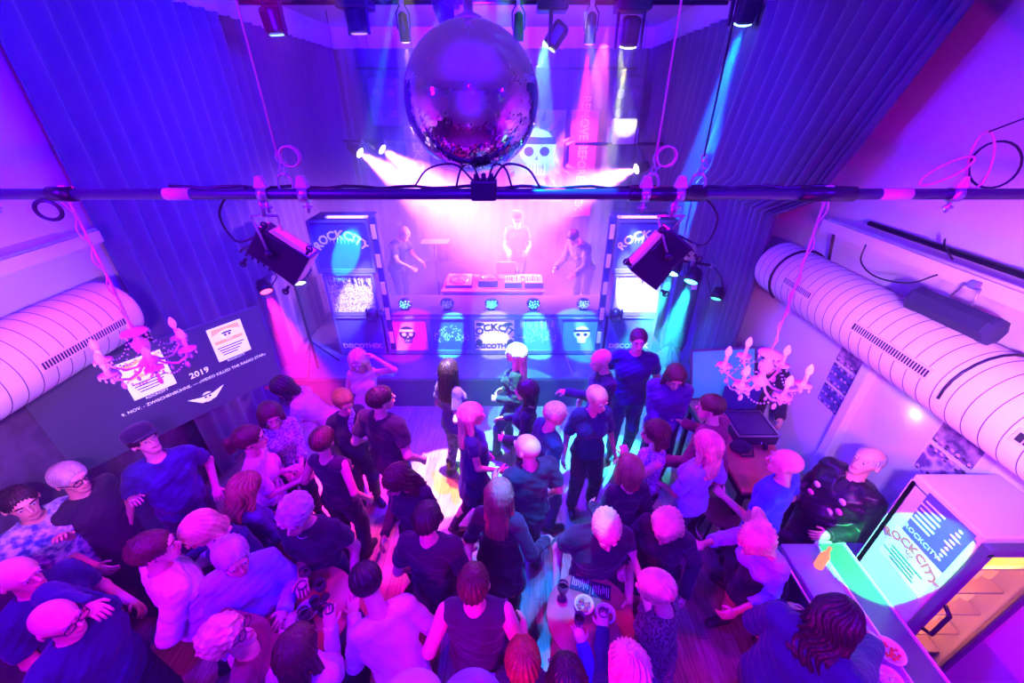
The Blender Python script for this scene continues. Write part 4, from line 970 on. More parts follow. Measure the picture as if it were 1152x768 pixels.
# ------------------------------------------------------------------ flood lamps under the pipe
mat('lens_panel_glow', (.55, .18, .38), .3, emit=.12, ecol=(1, .2, .5))  # top panel shares this faint emission to look lit pink
def flood(label, c, d, s):
    """box shaped flood lamp seen from its side: c its centre, d the way it shines, s the room side (+1 right)"""
    t = thing('flood_lamp', label, 'flood lamp', tuple(c)); c = Vector(c); d = Vector(d).normalized()
    yv = Vector((0, 1, 0)); yv = (yv-d*d.dot(yv)).normalized(); n = yv.cross(d); n = n if n.z > 0 else -n
    M = Matrix((d, yv, d.cross(yv))).transposed().to_4x4(); M.translation = c; q = 1 if d.cross(yv).dot(n) > 0 else -1
    W, L, D = .17, .27, .12
    b = MB(); b.box((-.06, 0, 0), (L-.12, D, W), M, bev=.012)
    vs = [M @ Vector((x, y*e, z*e)) for x, e in ((L/2-.13, 1), (L/2, 1.12)) for y, z in ((-D/2, -W/2), (D/2, -W/2), (D/2, W/2), (-D/2, W/2))]
    b.add(vs, [(0,1,2,3), (7,6,5,4), (0,4,5,1), (1,5,6,2), (2,6,7,3), (3,7,4,0)]); b.build('housing', MATS['black_plastic'], t)
    MB().box((L/2+.001, 0, 0), (.006, D*.95, W*.95), M).build('lens', MATS['lens_panel_glow'], t)
    MB().box((.02, 0, q*(W/2+.006)), (L-.06, D*.86, .008), M, bev=.003).build('top_panel', MATS['lens_panel_glow'], t)
    MB().box((.02, 0, q*(W/2+.012)), (L-.09, .035, .006), M).build('lamp_tube', mat('stripe_red_glow', (.9, .1, .4), .3, emit=.9, ecol=(1, .02, .35)), t)  # glowing stripe paints the pink light on the top panel
    for k in range(6): MB().box((-L/2+.0+.03*k-.02, 0, -q*(W/2+.006)), (.008, D*.9, .02), M).build('cooling_fin', MATS['black_plastic'], t)
    for x, z in ((-L/2+.03, 1), (L/2-.02, 1.3), (L/2-.02, -1.3), (-L/2+.02, -1.2)):
        p = M @ Vector((x, -D/2-.01, q*z*W/2)); e = M @ Vector((x, -D/2-.015, q*z*(W/2)+q*(.035 if z > 0 else -.035)))
        MB().tube([p, e], .009, 6).build('ear', MATS['black_plastic'], t)
        MB().tube([e+(d*math.cos(a)+n*math.sin(a))*.014 for a in np.linspace(0, 2*PI, 11)[:-1]], .005, 6, closed=True).build('ring', MATS['black_plastic'], t)
    p = [M @ Vector((-.03, e*(D/2+.02), 0)) for e in (-1, 1)]
    for e in (0, 1): MB().tube([p[e]-Vector((0, .01, 0)), p[e]+Vector((0, .01, 0))], .02, 10).build('knob', MATS['black_plastic'], t)
    w0, w1 = Vector((c.x-.065, PY, PZ-.10)), Vector((c.x+.065, PY, PZ-.10))
    MB().tube([p[0], w0.lerp(p[0], .2)-Vector((0, .0, 0)), w0, w1, w1.lerp(p[1], .2), p[1]], .007, 6).build('yoke', MATS['steel'], t)
    MB().tube([(c.x, PY, PZ-.10), (c.x, PY, PZ-.02)], .012, 8).build('hanging_bolt', MATS['steel'], t)
    MB().cable([M @ Vector((-L/2, 0, 0)), c+Vector((s*.22, 0, .06)), c+Vector((s*.26, 0, .18)), c+Vector((s*.20, 0, .27)), Vector((c.x+s*.05, PY, PZ+.03))], .006, 6).build('cable', MATS['black_plastic'], t)
flood('black flood lamp with pink striped top hanging right of the mirror ball', at(741, 288, y=2.06), (-.6, .0, -.8), 1)
flood('black flood lamp with pink striped top hanging left of the mirror ball', at(318, 284, y=2.06), (.78, .0, -.62), -1)

# ------------------------------------------------------------------ chandeliers
mat('crystal', (.95, .92, .95), .08, trans=.3, ior=1.5); mat('chand_white', (.92, .88, .88), .3); mat('bulb_frost', (.95, .85, .9), .25, emit=.25, ecol=(1, .6, .9)); mat('chand_pink', (.8, .45, .6), .3)
def chandelier(label, x, y, z, rot, skin, bulb):
    t = thing('chandelier', label, 'chandelier', (x, y, z))
    a = Vector((x, y, z+.17)); top = Vector((x, PY, PZ-.03))
    MB().tube([a, a.lerp(top, .5)+Vector((.006, 0, 0)), top], .006, 6).build('rope', MATS['rope'], t)
    MB().tube([a+Vector((.012*math.sin(k*1.1), .012*math.cos(k*1.1), (top.z-a.z)*k/26)) for k in range(27)], .0035, 5).build('power_cord', MATS['rope'], t)
    MB().tube([top+Vector((.035*math.cos(q), 0, .03+.035*math.sin(q))) for q in np.linspace(0, 6.28, 14)[:-1]], .007, 6, closed=True).build('knot', MATS['rope'], t)
    MB().lathe([(.012, .17), (.018, .165), (.06, .15), (.066, .142), (.03, .138), (.016, .12), (.022, .10), (.040, .07), (.036, .035), (.014, .01), (.024, -.02), (.05, -.045), (.03, -.07), (.012, -.09), (.018, -.105), (.004, -.12)], (x, y, z), 20).build('centre_stem', skin, t)
    def drop(p, s, par, L=.03): MB().ell((p[0], p[1], p[2]-L*.6), (s, s*.6, s*1.5), u=8, w=6).tube([(p[0], p[1], p[2]), (p[0], p[1], p[2]-L*.4)], .0018, 4).build('crystal_drop', MATS['crystal'], par)
    for k in range(8): q = k*PI/4; drop((x+.06*math.cos(q), y+.06*math.sin(q), z+.143), .008, t, .022)
    for k in range(6):
        q = rot+k*PI/3; u = Vector((math.cos(q), math.sin(q), 0)); c = Vector((x, y, z))
        pts = [c+u*.02+Vector((0, 0, -.03)), c+u*.07+Vector((0, 0, -.075)), c+u*.13+Vector((0, 0, -.085)), c+u*.185+Vector((0, 0, -.05)), c+u*.205+Vector((0, 0, -.01))]
        ar = MB().tube(pts, .0075, 8).build('arm', skin, t)
        e = pts[-1]
        MB().lathe([(.006, -.014), (.018, -.012), (.042, .004), (.045, .010), (.02, .006), (.014, .012), (.014, .026)], tuple(e), 14).build('drip_pan', skin, ar)
        MB().lathe([(.0105, .012), (.0105, .075)], tuple(e), 12).build('candle', MATS['chand_white'], ar)
        MB().lathe([(.008, .072), (.017, .088), (.020, .102), (.016, .122), (.008, .138), (.002, .145)], tuple(e), 12).build('bulb', bulb, ar)
        for j in range(5): w = j*1.257; drop((e.x+.042*math.cos(w), e.y+.042*math.sin(w), e.z+.004), .007, ar, .026)
        drop((c+u*.17)+Vector((0, 0, -.07)), .015, ar, .055); drop((c+u*.09)+Vector((0, 0, -.085)), .011, ar, .04); drop((e.x, e.y, e.z-.012), .012, ar, .045)
        v = Vector((math.cos(q+PI/3), math.sin(q+PI/3), 0))
        b = MB()
        for j in range(13):
            f = j/12; p = c+(u*(1-f)+v*f)*.195+Vector((0, 0, -.02-.075*math.sin(PI*f))); b.ell(tuple(p), (.006,)*3, u=6, w=5)
        for j in range(10): f = j/9; p = c+u*(.05+.14*f)+Vector((0, 0, .10-.10*f-.05*math.sin(PI*f))); b.ell(tuple(p), (.005,)*3, u=6, w=5)
        b.build('bead_string', MATS['crystal'], t)
chandelier('pink tinged crystal chandelier hanging in front of the projection on the left', -2.09, 1.98, 2.86, .3, MATS['chand_pink'], mat('bulb_pink', (.95, .5, .7), .3, emit=.2, ecol=(1, .35, .8)))
chandelier('white crystal chandelier hanging above the side desk on the right', 1.475, 1.98, 2.72, .55, MATS['chand_white'], MATS['bulb_frost'])

# ------------------------------------------------------------------ projection on the left
A, B = Vector((-2.75, 4.0, 0)), Vector((-3.80, 2.5, 0)); xd = (A-B).normalized(); Wd = (A-B).length; z0, z1 = 1.28, 2.2
Ms = frame((B.x, B.y, z0), xd, (0, 0, 1))          # x runs to the right, y up, z toward the room
t = thing('projection_screen', 'dark projection screen with event lettering set across the left corner', 'projection screen', ((A.x+B.x)/2, (A.y+B.y)/2, z0))
mat('screen_slate', (.05, .05, .10), .7, emit=.10, ecol=(.22, .12, .75)); mat('lit_white', (.9, .9, .95), .6, emit=.85, ecol=(.95, .85, 1)); mat('lit_orange', (.9, .5, .15), .6, emit=.8, ecol=(1, .45, .08)); mat('lit_dark', (.05, .05, .09), .7, emit=.03, ecol=(.1, .1, .3))
Hh = z1-z0
MB().box((Wd/2, Hh/2, -.03), (Wd, Hh, .05), Ms).build('screen', MATS['screen_slate'], t)
def on_screen(px, py):
    d = at(px, py, y=1)-Vector((0, 0, CAMZ)); n = Ms.col[2].xyz; k = (Vector(Ms.translation)-Vector((0, 0, CAMZ))).dot(n)/d.dot(n)
    p = Ms.inverted() @ (Vector((0, 0, CAMZ))+d*k); return p.x, p.y
u0, v0 = on_screen(136, 466); u1, v1 = on_screen(299, 399)
b = MB(); LT = '9. NOV. - ZWISCHENBÜHNE. \u2014 \u00abVIDEO KILLED THE RADIO STAR\u00bb'
g = text_geo(LT, .066); wd = max(v.x for v in g[0])-min(v.x for v in g[0])
text(b, LT, .066, Ms @ Matrix.Translation(((u0+u1)/2, (v0+v1)/2, 0)) @ Matrix.Scale((u1-u0)/wd, 4))
u0, v0 = on_screen(211, 425); u1, v1 = on_screen(237, 414)
text(b, '2019', (u1-u0)/2.4, Ms @ Matrix.Translation(((u0+u1)/2, (v0+v1)/2, 0)), bold=.001); b.build('lettering', MATS['lit_white'], t)
def poster_lit(x, y, w, h):
    p = MB().box((x, y, .003), (w, h, .004), Ms).build('projected_poster', MATS['lit_white'], t)
    b = MB(); b.prism([(x-w*.42, y+h*.28), (x-w*.2, y+h*.34), (x, y+h*.37), (x+w*.2, y+h*.34), (x+w*.42, y+h*.28), (x+w*.40, y+h*.45), (x-w*.40, y+h*.45)], .002, Ms @ Matrix.Translation((0, 0, .006)))
    b.box((x, y+.02, .007), (w*.84, h*.10, .002), Ms); b.build('orange_print', MATS['lit_orange'], p)
    b = skull(Ms @ Matrix.Translation((x, y+h*.20, .0075)), w*.42, 1, 0)
    for k in range(4): b.box((x-w*.03*k, y-h*(.12+.075*k), .007), (w*(.8-.12*k), h*.028, .002), Ms)
    text(b, 'ROCKCITY', w*.11, Ms @ Matrix.Translation((x, y-h*.56, 0)), 1); 
    b.mi = [1 if m == 0 and False else m for m in b.mi]; b.build('dark_print', [MATS['lit_dark'], MATS['lit_white']], p)
for q in (((232, 372), (270, 358), (282, 393), (246, 407)), ((130, 410), (180, 393), (198, 430), (150, 452))):
    c = [on_screen(*k) for k in q]; poster_lit(sum(k[0] for k in c)/4, sum(k[1] for k in c)/4, (c[1][0]-c[0][0]+c[2][0]-c[3][0])/2, abs(c[0][1]-c[3][1]+c[1][1]-c[2][1])/2)
def winged(x, y, s):
    b = skull(Ms @ Matrix.Translation((x, y, .002)), s*1.35, 0, 1)
    for e in (-1, 1):
        for k in range(7):
            a0 = e*(.22+.05*k)*s*2; l = (1.5-.16*k)*s
            b.prism([(x+e*.2*s, y+.10*s-.07*s*k), (x+e*(.2*s+l), y+.55*s-.13*s*k), (x+e*(.2*s+l*.92), y+.45*s-.14*s*k), (x+e*.2*s, y+.0*s-.07*s*k)][::e], .002, Ms @ Matrix.Translation((0, 0, .001+.0005*k)))
    b.build('winged_skull', [MATS['lit_white'], MATS['lit_dark']], t)
u0, v0 = on_screen(234, 446); winged(u0, v0, .10)

# ------------------------------------------------------------------ posters on the right wall
def wall_poster(label, y0, y1, z0, z1, m, rows, red=False):
    """printed sheet flat on the wall facing -x"""
    t = thing('poster', label, 'poster', (XR, (y0+y1)/2, z0), 0, None)
    M = frame((XR-.004, (y0+y1)/2, (z0+z1)/2), (0, -1, 0), (0, 0, 1)); w, h = y1-y0, z1-z0
    MB().box((0, 0, 0), (w, h, .006), M).build('sheet', MATS['print_white'], t)
    MB().box((0, 0, .004), (w-.03, h-.03, .004), M).build('picture', m, t)
    b = MB(); r = random.Random(int(z0*100+y0*37))
    for k in range(rows):
        yy = h*(.36-.72*k/max(1, rows-1))
        for j in range(7):
            x = -w*.38+w*.76*j/6; b.prism(blob(x, yy+.01*r.random(), w*.045, h*.05, 8, .5, j+k), .001, M @ Matrix.Translation((0, 0, .0065)), 0 if (j+k) % 3 else 1)
            b.box((x, yy-h*.06, .0068), (w*.07, h*.06, .001), M, 1 if (j+k) % 2 else 2)
    b.build('band_photo', [mat('photo_light', (.75, .5, .65), .6), mat('photo_dark', (.06, .03, .12), .6), mat('photo_red', (.75, .08, .15) if red else (.35, .1, .4), .6)], t)
pm = mat('photo_violet', (.10, .05, .22), .6, pattern=('noise', (.55, .3, .55), 14))
for k, lab in enumerate(('topmost of the three stacked band posters on the right wall', 'middle of the three stacked band posters on the right wall', 'lowest of the three stacked band posters on the right wall')):
    wall_poster(lab, 3.10, 3.46, 2.11-.245*(k+1)+.005, 2.11-.245*k, (pm, mat('photo_blue', (.05, .05, .25), .6, pattern=('noise', (.2, .15, .5), 10)))[k > 0], 2 if k == 0 else 3, False)
wall_poster('upper framed band poster with red figures behind the seated leather jacket man', 2.02, 2.36, 1.845, 2.11, pm, 2, True)
wall_poster('lower band poster with violet figures behind the leather jacket man', 2.02, 2.36, 1.56, 1.84, mat('photo_pale', (.2, .08, .3), .6, pattern=('voronoi', (.8, .55, .75), 12)), 2)
tag(MB().box((XR-.006, 1.90, 1.86), (.012, .10, .52)).build('wall_sign', MATS['print_white']), 'narrow white notice beside the poster pair on the right wall', 'notice')
point((XR-.05, 2.55, 1.93), (1, .8, 1), .35, .02, 'wall_spot')

# ------------------------------------------------------------------ fridge
t = thing('drinks_fridge', 'tall glass door drinks fridge with posters on its side behind the bar', 'fridge', (2.93, 1.63, 0))
fx0, fx1, fy0, fy1, fz = 2.645, 3.195, 1.40, 1.86, 2.0
mat('fridge_white', (.62, .60, .64), .35)
b = MB(); b.box(((fx0+fx1)/2, (fy0+fy1)/2+.02, fz-.04), (fx1-fx0, fy1-fy0, .08), bev=.012).box((fx0+.02, (fy0+fy1)/2+.02, fz/2), (.04, fy1-fy0, fz-.1), bev=.008).box((fx1-.02, (fy0+fy1)/2+.02, fz/2), (.04, fy1-fy0, fz-.1), bev=.008)
b.box(((fx0+fx1)/2, fy1, fz/2), (fx1-fx0, .04, fz-.1)).box(((fx0+fx1)/2, (fy0+fy1)/2, .1), (fx1-fx0, fy1-fy0, .2)); b.build('cabinet', MATS['fridge_white'], t)
MB().box(((fx0+fx1)/2, fy1-.03, fz/2+.1), (fx1-fx0-.1, .02, fz-.5)).build('back_liner', mat('liner', (.8, .5, .35), .6), t)
MB().box(((fx0+fx1)/2, fy0+.02, fz-.17), (fx1-fx0-.10, .03, .13), bev=.006).build('header_light', mat('header_yellow', (1, .75, .1), .4, emit=2.2, ecol=(1, .55, .0)), t)

d = MB(); 
for c, s in ((((fx0+fx1)/2, fz-.07), (fx1-fx0, .07)), (((fx0+fx1)/2, .22), (fx1-fx0, .06)), ((fx0+.03, fz/2+.08), (.05, fz-.3)), ((fx1-.03, fz/2+.08), (.05, fz-.3))): d.box((c[0], fy0-.01, c[1]), (s[0], .045, s[1]), bev=.006)
door = d.build('door', mat('door_frame', (.10, .08, .16), .4), t)
MB().box(((fx0+fx1)/2, fy0-.012, fz/2+.08), (fx1-fx0-.1, .008, fz-.36)).build('pane', mat('clear_glass', (.95, .95, .95), .02, trans=1, ior=1.2), door)
MB().tube([(fx0+.05, fy0-.03, 1.40), (fx0+.05, fy0-.08, 1.37), (fx0+.05, fy0-.08, 1.15), (fx0+.05, fy0-.03, 1.12)], .013, 8).build('handle', MATS['black_plastic'], door)
sh = []
for k in range(6): z = .35+.26*k; MB().box(((fx0+fx1)/2, 1.63, z), (fx1-fx0-.1, .36, .015)).build('shelf', mat('shelf_wire', (.8, .7, .65), .4, .3), t); sh.append(z)
mat('bottle_amber_glow', (.75, .25, .05), .15, trans=.3, emit=.9, ecol=(1, .3, .1)); mat('bottle_pink_glow', (.9, .35, .3), .2, trans=.3, emit=.9, ecol=(1, .3, .2))  # emission stands in for the fridge light on the bottles
bot = None
def bottle(label, x, y, z, m='bottle_amber_glow', group=None, s=1):
    global bot
    if bot is None:
        bot = MB().lathe([(.030, 0), (.033, .01), (.033, .13), (.022, .165), (.012, .185), (.012, .225), (.014, .23), (.001, .232)], n=12).mesh('bottle'); bot.materials.append(None)
    o = bpy.data.objects.new('bottle', bot); COL.objects.link(o); o.location = (x, y, z); o.scale = (s,)*3
    o.material_slots[0].link = 'OBJECT'; o.material_slots[0].material = MATS[m]; tag(o, label, 'bottle', group); return o
for k, z in enumerate(sh[2:]):
    for j in range(5): bottle('small bottle standing inside the lit fridge', fx0+.11+j*.095, 1.56 , z+.008, ('bottle_amber_glow', 'bottle_pink_glow')[(j+k) % 2], 'bottles in the fridge', .85)
area(((fx0+fx1)/2, fy0+.12, fz-.27), ((fx0+fx1)/2, fy0+.30, .9), (1, .42, .10), 170, .4, .1, name='fridge_light'); area((fx0+.07, fy0+.06, 1.2), (fx1, fy1, 1.2), (1, .25, .12), 80, .05, 1.0, name='fridge_light')
Mf = frame((fx0-.003, (fy0+fy1)/2+.02, 1.6), (0, -1, 0), (0, 0, 1))
p = MB().box((.05, .19, 0), (.30, .36, .004), Mf @ Matrix.Rotation(0, 4, 'Z')).build('dark_poster', mat('poster_indigo', (.10, .05, .30), .5), t)
b = MB(); r = random.Random(5)
for k in range(6): b.box((-.02-.015*(k % 2), .31-.035*k, .004), (.10+.05*r.random(), .012, .002), Mf, 0)
for k in range(9): b.prism(blob(.14, .32-.032*k, .012+.02*r.random(), .010, 7, .6, k), .002, Mf @ Matrix.Translation((0, 0, .003)), 1)
text(b, 'ROCKCITY', .05, Mf @ Matrix.Translation((.02, .06, .003)), 0); b.build('poster_print', [MATS['ink_white'], mat('ink_pink', (.85, .2, .5), .5)], p)
p = MB().box((.03, -.14, 0), (.34, .28, .003), Mf).build('white_poster', MATS['print_white'], t)
b = MB(); text(b, 'ROCKCITY', .085, Mf @ Matrix.Translation((.02, -.04, .003)), 0, arch=.3, bold=.003); sk = skull(Mf @ Matrix.Translation((.02, -.085, .003)), .07, 0, 2); b.add(sk.v, sk.f); b.mi[-len(sk.f):] = sk.mi
for k in range(4): b.box((.03-.02*(k % 3), -.15-.028*k, .0035), (.24-.05*(k % 2), .010, .002), Mf, 1)
b.build('poster_print', [mat('ink_red', (.7, .08, .15), .5), mat('ink_green', (.02, .2, .08), .5), MATS['ink_white']], p)

# ------------------------------------------------------------------ bar counter
t = thing('bar_counter', 'long bar counter with pale edge strips in front of the drinks fridge', 'bar counter', (2.38, .6, 0))
mat('counter_violet', (.32, .26, .42), .3); mat('counter_dark', (.10, .11, .14), .35); mat('edge_strip', (.8, .75, .85), .3)
MB().box((2.275, .1, 1.045), (.27, 3.8, .05), bev=.008).build('guest_ledge', MATS['counter_violet'], t)
MB().box((2.52, .1, 1.05), (.23, 3.8, .05), bev=.006).build('worktop', MATS['counter_dark'], t)
for x, nm in ((2.41, 'edge_strip'), (2.63, 'edge_strip')): MB().box((x, .1, 1.08), (.014, 3.8, .02)).build('edge_strip', MATS['edge_strip'], t)
MB().box((2.53, 2.0, 1.08), (.23, .014, .02)).build('edge_strip', MATS['edge_strip'], t)
MB().tube([(2.145, 2.0, 1.02), (2.125, 1.9, 1.02), (2.125, -1.8, 1.02)], .016, 8).build('arm_rail', MATS['steel'], t)
MB().box((2.40, .08, .51), (.30, 3.7, 1.02)).build('front_panel', mat('bar_front', (.12, .10, .25), .35), t)
MB().tube([(2.12, 1.8, .2), (2.12, -1.8, .2)], .018, 8).build('foot_rail', MATS['steel'], t)
def bowl(label, x, y, z, r, food, group=None, cat='bowl', nm='bowl'):
    t = thing(nm, label, cat, (x, y, z), 0, group)
    MB().lathe([(r*.45, 0), (r*.5, .004), (r*.85, .035), (r, .05), (r*.97, .052), (r*.8, .036), (r*.45, .012), (.001, .01)], (x, y, z), 22).build('dish', MATS['white_plastic'], t)
    b = MB(); rr = random.Random(int(x*1000))
    for k in range(26): a = rr.random()*6.28; q = r*.62*rr.random()**.5; b.ell((x+q*math.cos(a), y+q*math.sin(a), z+.03+.012*rr.random()), (.012, .010, .008), u=6, w=5)
    o = b.build('snacks', MATS[food], t); o['kind'] = 'stuff'; return t
mat('snack_red', (.6, .08, .04), .5); mat('snack_brown', (.4, .2, .08), .5)
bowl('white bowl of red snacks on the bar ledge', *at(1000, 733, z=1.1)[:2], 1.07, .085, 'snack_red')
bowl('white saucer with crumpled paper at the near end of the bar', *at(1000, 764, z=1.1)[:2], 1.07, .07, 'print_white', cat='saucer', nm='saucer')
p = at(925, 630, z=1.15); bottle('brown bottle standing on the far end of the bar', p.x, p.y, 1.07, 'bottle_amber_glow')

# ------------------------------------------------------------------ two round high tables
mat('table_wood', (.50, .17, .13), .42, var=.08); mat('wine_dark', (.04, .005, .02), .08); mat('drink_glass', (.9, .9, .92), .05, trans=.9, ior=1.3)
def bar_table(label, x, y, r, z=1.1):
    t = thing('bar_table', label, 'table', (x, y, 0))
    MB().lathe([(.001, z-.03), (r-.02, z-.03), (r, z-.022), (r, z-.004), (r-.004, z), (.001, z)], (x, y, 0), 48).build('table_top', MATS['table_wood'], t)
    MB().lathe([(.03, .03), (.03, z-.03)], (x, y, 0), 16).build('pedestal', MATS['steel'], t)
    MB().lathe([(.24, 0), (.24, .012), (.05, .035), (.03, .05)], (x, y, 0), 32).build('base', MATS['black_metal'], t)
T1 = at(345, 686, z=1.1); T2 = at(664, 692, z=1.1)
bar_table('round wooden high table among the guests on the left', T1.x, T1.y, .315); bar_table('round wooden high table right of the middle, with bowls and menus', T2.x, T2.y, .295)
def glass(label, px, py, z=1.1, kind='wine', group=None, cat='glass'):
    p = at(px, py, z=z+.1); x, y = p.x, p.y; t = thing('wine_glass' if kind == 'wine' else 'tumbler', label, cat, (x, y, z), 0, group)
    if kind == 'wine':
        MB().lathe([(.034, 0), (.034, .003), (.006, .008), (.004, .07), (.012, .082), (.036, .11), (.040, .14), (.034, .18), (.033, .18), (.038, .14), (.034, .112), (.001, .085)], (x, y, z), 18).build('bowl_and_stem', MATS['drink_glass'], t)
        MB().lathe([(.010, .086), (.033, .112), (.036, .130), (.001, .131)], (x, y, z), 18).build('wine', MATS['wine_dark'], t)
    else:
        MB().lathe([(.028, 0), (.035, .12), (.033, .12), (.027, .006), (.001, .006)], (x, y, z), 18).build('tumbler_wall', MATS['drink_glass'], t)
        MB().lathe([(.027, .008), (.032, .085), (.001, .086)], (x, y, z), 18).build('drink', MATS['wine_dark'], t)
for px, py, k, lab in ((345, 648, 'wine', 'dark drink glass on the left table nearest the grey haired man'), (321, 675, 'tumbler', 'dark tumbler at the left rim of the left table'), (362, 662, 'wine', 'wine glass toward the back right of the left table'),
                       (354, 676, 'tumbler', 'dark tumbler behind the bowl on the left table'), (344, 694, 'wine', 'wine glass in the middle of the left table beside the bowl'), (366, 690, 'wine', 'clear stemmed glass at the right of the bowl on the left table'), (318, 704, 'tumbler', 'dark tumbler at the lower left rim of the left table')):
    glass(lab, px, py, kind=k)
bowl('shallow white bowl in the centre of the left table', *at(346, 688, z=1.13)[:2], 1.1, .075, 'snack_brown')
bowl('white snack bowl on the right table, left of two', *at(657, 681, z=1.13)[:2], 1.1, .068, 'snack_brown')
bowl('white snack bowl on the right table, right of two', *at(681, 691, z=1.13)[:2], 1.1, .068, 'snack_brown')
glass('dark tumbler in front of the left snack bowl on the right table', 652, 695, kind='tumbler'); glass('clear wine glass behind the bowls at the left rim of the right table', 633, 664, kind='wine')
for k, (px, py, rz, lab) in enumerate(((653, 656, -.3, 'dark menu card with pale print, left one on the right table'), (676, 664, -.25, 'dark menu card with white lettering, right one on the right table'))):
    p = at(px, py, z=1.11); t = thing('menu_card', lab, 'menu card', (p.x, p.y, 1.1))
    M = Matrix.Translation((p.x, p.y, 1.104)) @ Matrix.Rotation(rz, 4, 'Z')
    MB().box((0, 0, 0), (.14, .105, .006), M).build('card', mat('card_navy', (.02, .02, .06), .5), t)
    b = MB(); r = random.Random(k)
    for j in range(9): b.box((-.055+.0135*j, .02*(r.random()-.5), .004), (.004, .04+.03*r.random(), .001), M)
    b.build('print', MATS['ink_white'], t)

# ------------------------------------------------------------------ side desk on the right with cases
t = thing('side_desk', 'wooden side desk with a thick dark frame beside the right wall', 'desk', (2.45, 3.1, 0))
MB().box((2.44, 3.25, .98), (.62, 1.40, .04), bev=.008).build('desk_top', MATS['table_wood'], t)
for x in (2.18, 2.70):
    for y in (2.62, 3.88): MB().box((x, y, .48), (.05, .05, .96)).build('leg', MATS['black_metal'], t)
MB().box((2.44, 2.58, .93), (.60, .03, .07)).box((2.15, 3.25, .93), (.03, 1.36, .07)).build('apron', MATS['black_metal'], t)
t = thing('flight_case', 'open black flight case with shiny edges on the side desk', 'case', (2.3, 3.35, 1.0))
c0 = at(843, 478, z=1.1)
MB().box((c0.x, c0.y, 1.06), (.42, .40, .12), bev=.01).build('case_base', MATS['box_black'], t)
b = MB()
for sx in (-1, 1): b.box((c0.x+sx*.21, c0.y, 1.125), (.014, .42, .014))
for sy in (-1, 1): b.box((c0.x, c0.y+sy*.20, 1.125), (.42, .014, .014))
b.build('metal_edging', MATS['steel'], t)
MB().box((c0.x-.02, c0.y+.26, 1.27), (.42, .03, .32), Matrix.Identity(4), bev=.01).build('lid', mat('case_blue', (.04, .04, .2), .35), t)
MB().box((c0.x, c0.y, 1.125), (.36, .34, .012)).build('control_plate', MATS['plate_dark'], t)
p = at(850, 503, z=1.02); t = thing('headphones', 'padded headphones lying on the side desk before the flight case', 'headphones', (p.x, p.y, 1.0))
MB().tube([(p.x+.085*math.cos(a), p.y+.03+.085*math.sin(a), 1.03+.02*math.sin(a)) for a in np.linspace(-.3, PI+.3, 14)], .011, 8).build('headband', MATS['white_plastic'], t)
for s in (-1, 1): MB().lathe([(.03, -.015), (.04, -.01), (.04, .01), (.02, .015)], n=14, M=frame((p.x+s*.085, p.y-.01, 1.04), (0, 1, 0), (0, 0, 1))).build('ear_cup', MATS['black_plastic'], t)
p = at(832, 505, z=1.02); t = thing('shoulder_bag', 'crumpled black bag lying on the near end of the side desk', 'bag', (p.x, p.y, 1.0))
MB().ell((p.x, p.y, 1.05), (.11, .08, .055)).ell((p.x+.03, p.y+.05, 1.045), (.06, .07, .05)).build('body', MATS['cloth_black'], t)
MB().tube([(p.x-.08, p.y, 1.08), (p.x-.02, p.y-.1, 1.02), (p.x+.1, p.y-.09, 1.015), (p.x+.12, p.y, 1.06)], .008, 6).build('strap', MATS['cloth_charcoal'], t)
t = thing('tilted_monitor', 'large flat screen tilted on the far end of the side desk, cyan lit', 'monitor', (2.15, 3.9, 1.0))
a, b2, c = at(752, 403, z=1.62), at(800, 440, z=1.25), at(872, 436, z=1.25)
M = frame((a+c)/2 if False else (b2+(a-b2)*.5+(c-b2)*.5), (c-b2), (a-b2))
MB().box((0, 0, 0), ((c-b2).length, (a-b2).length*.9, .03), M, bev=.008).build('screen_case', MATS['box_frame'], t)
MB().box((0, 0, .017), ((c-b2).length*.94, (a-b2).length*.82, .004), M).box((0, 0, -.017), ((c-b2).length*.94, (a-b2).length*.82, .004), M).build('screen_face', mat('monitor_cyan_glow', (.1, .35, .5), .25, emit=.22, ecol=(0, .5, .9)), t)  # faint emission stands in for cyan light reflected on the face
MB().box((b2.x+.25, b2.y+.12, 1.1), (.2, .14, .22), bev=.01).build('foot', MATS['black_metal'], t)
def stool(label, px, py, z, seat, hgt=.75):
    p = at(px, py, z=hgt); t = thing('bar_stool', label, 'stool', (p.x, p.y, 0))
    MB().lathe([(.001, hgt-.05), (.15, hgt-.05), (.17, hgt-.035), (.17, hgt-.01), (.155, hgt), (.001, hgt+.004)], (p.x, p.y, 0), 28).build('seat', MATS[seat], t)
    for k in range(4): q = k*PI/2+.5; MB().tube([(p.x+.11*math.cos(q), p.y+.11*math.sin(q), hgt-.05), (p.x+.19*math.cos(q), p.y+.19*math.sin(q), 0)], .013, 8).build('leg', MATS['black_metal'], t)
    MB().tube([(p.x+.165*math.cos(a), p.y+.165*math.sin(a), .28) for a in np.linspace(0, 6.28, 24)[:-1]], .008, 6, closed=True).build('foot_ring', MATS['steel'], t)
stool('black padded bar stool at the end of the bar', 884, 612, .75, 'cloth_black'); stool('wooden topped stool behind the woman leaning at the bar', 812, 575, .7, 'table_wood', .62)
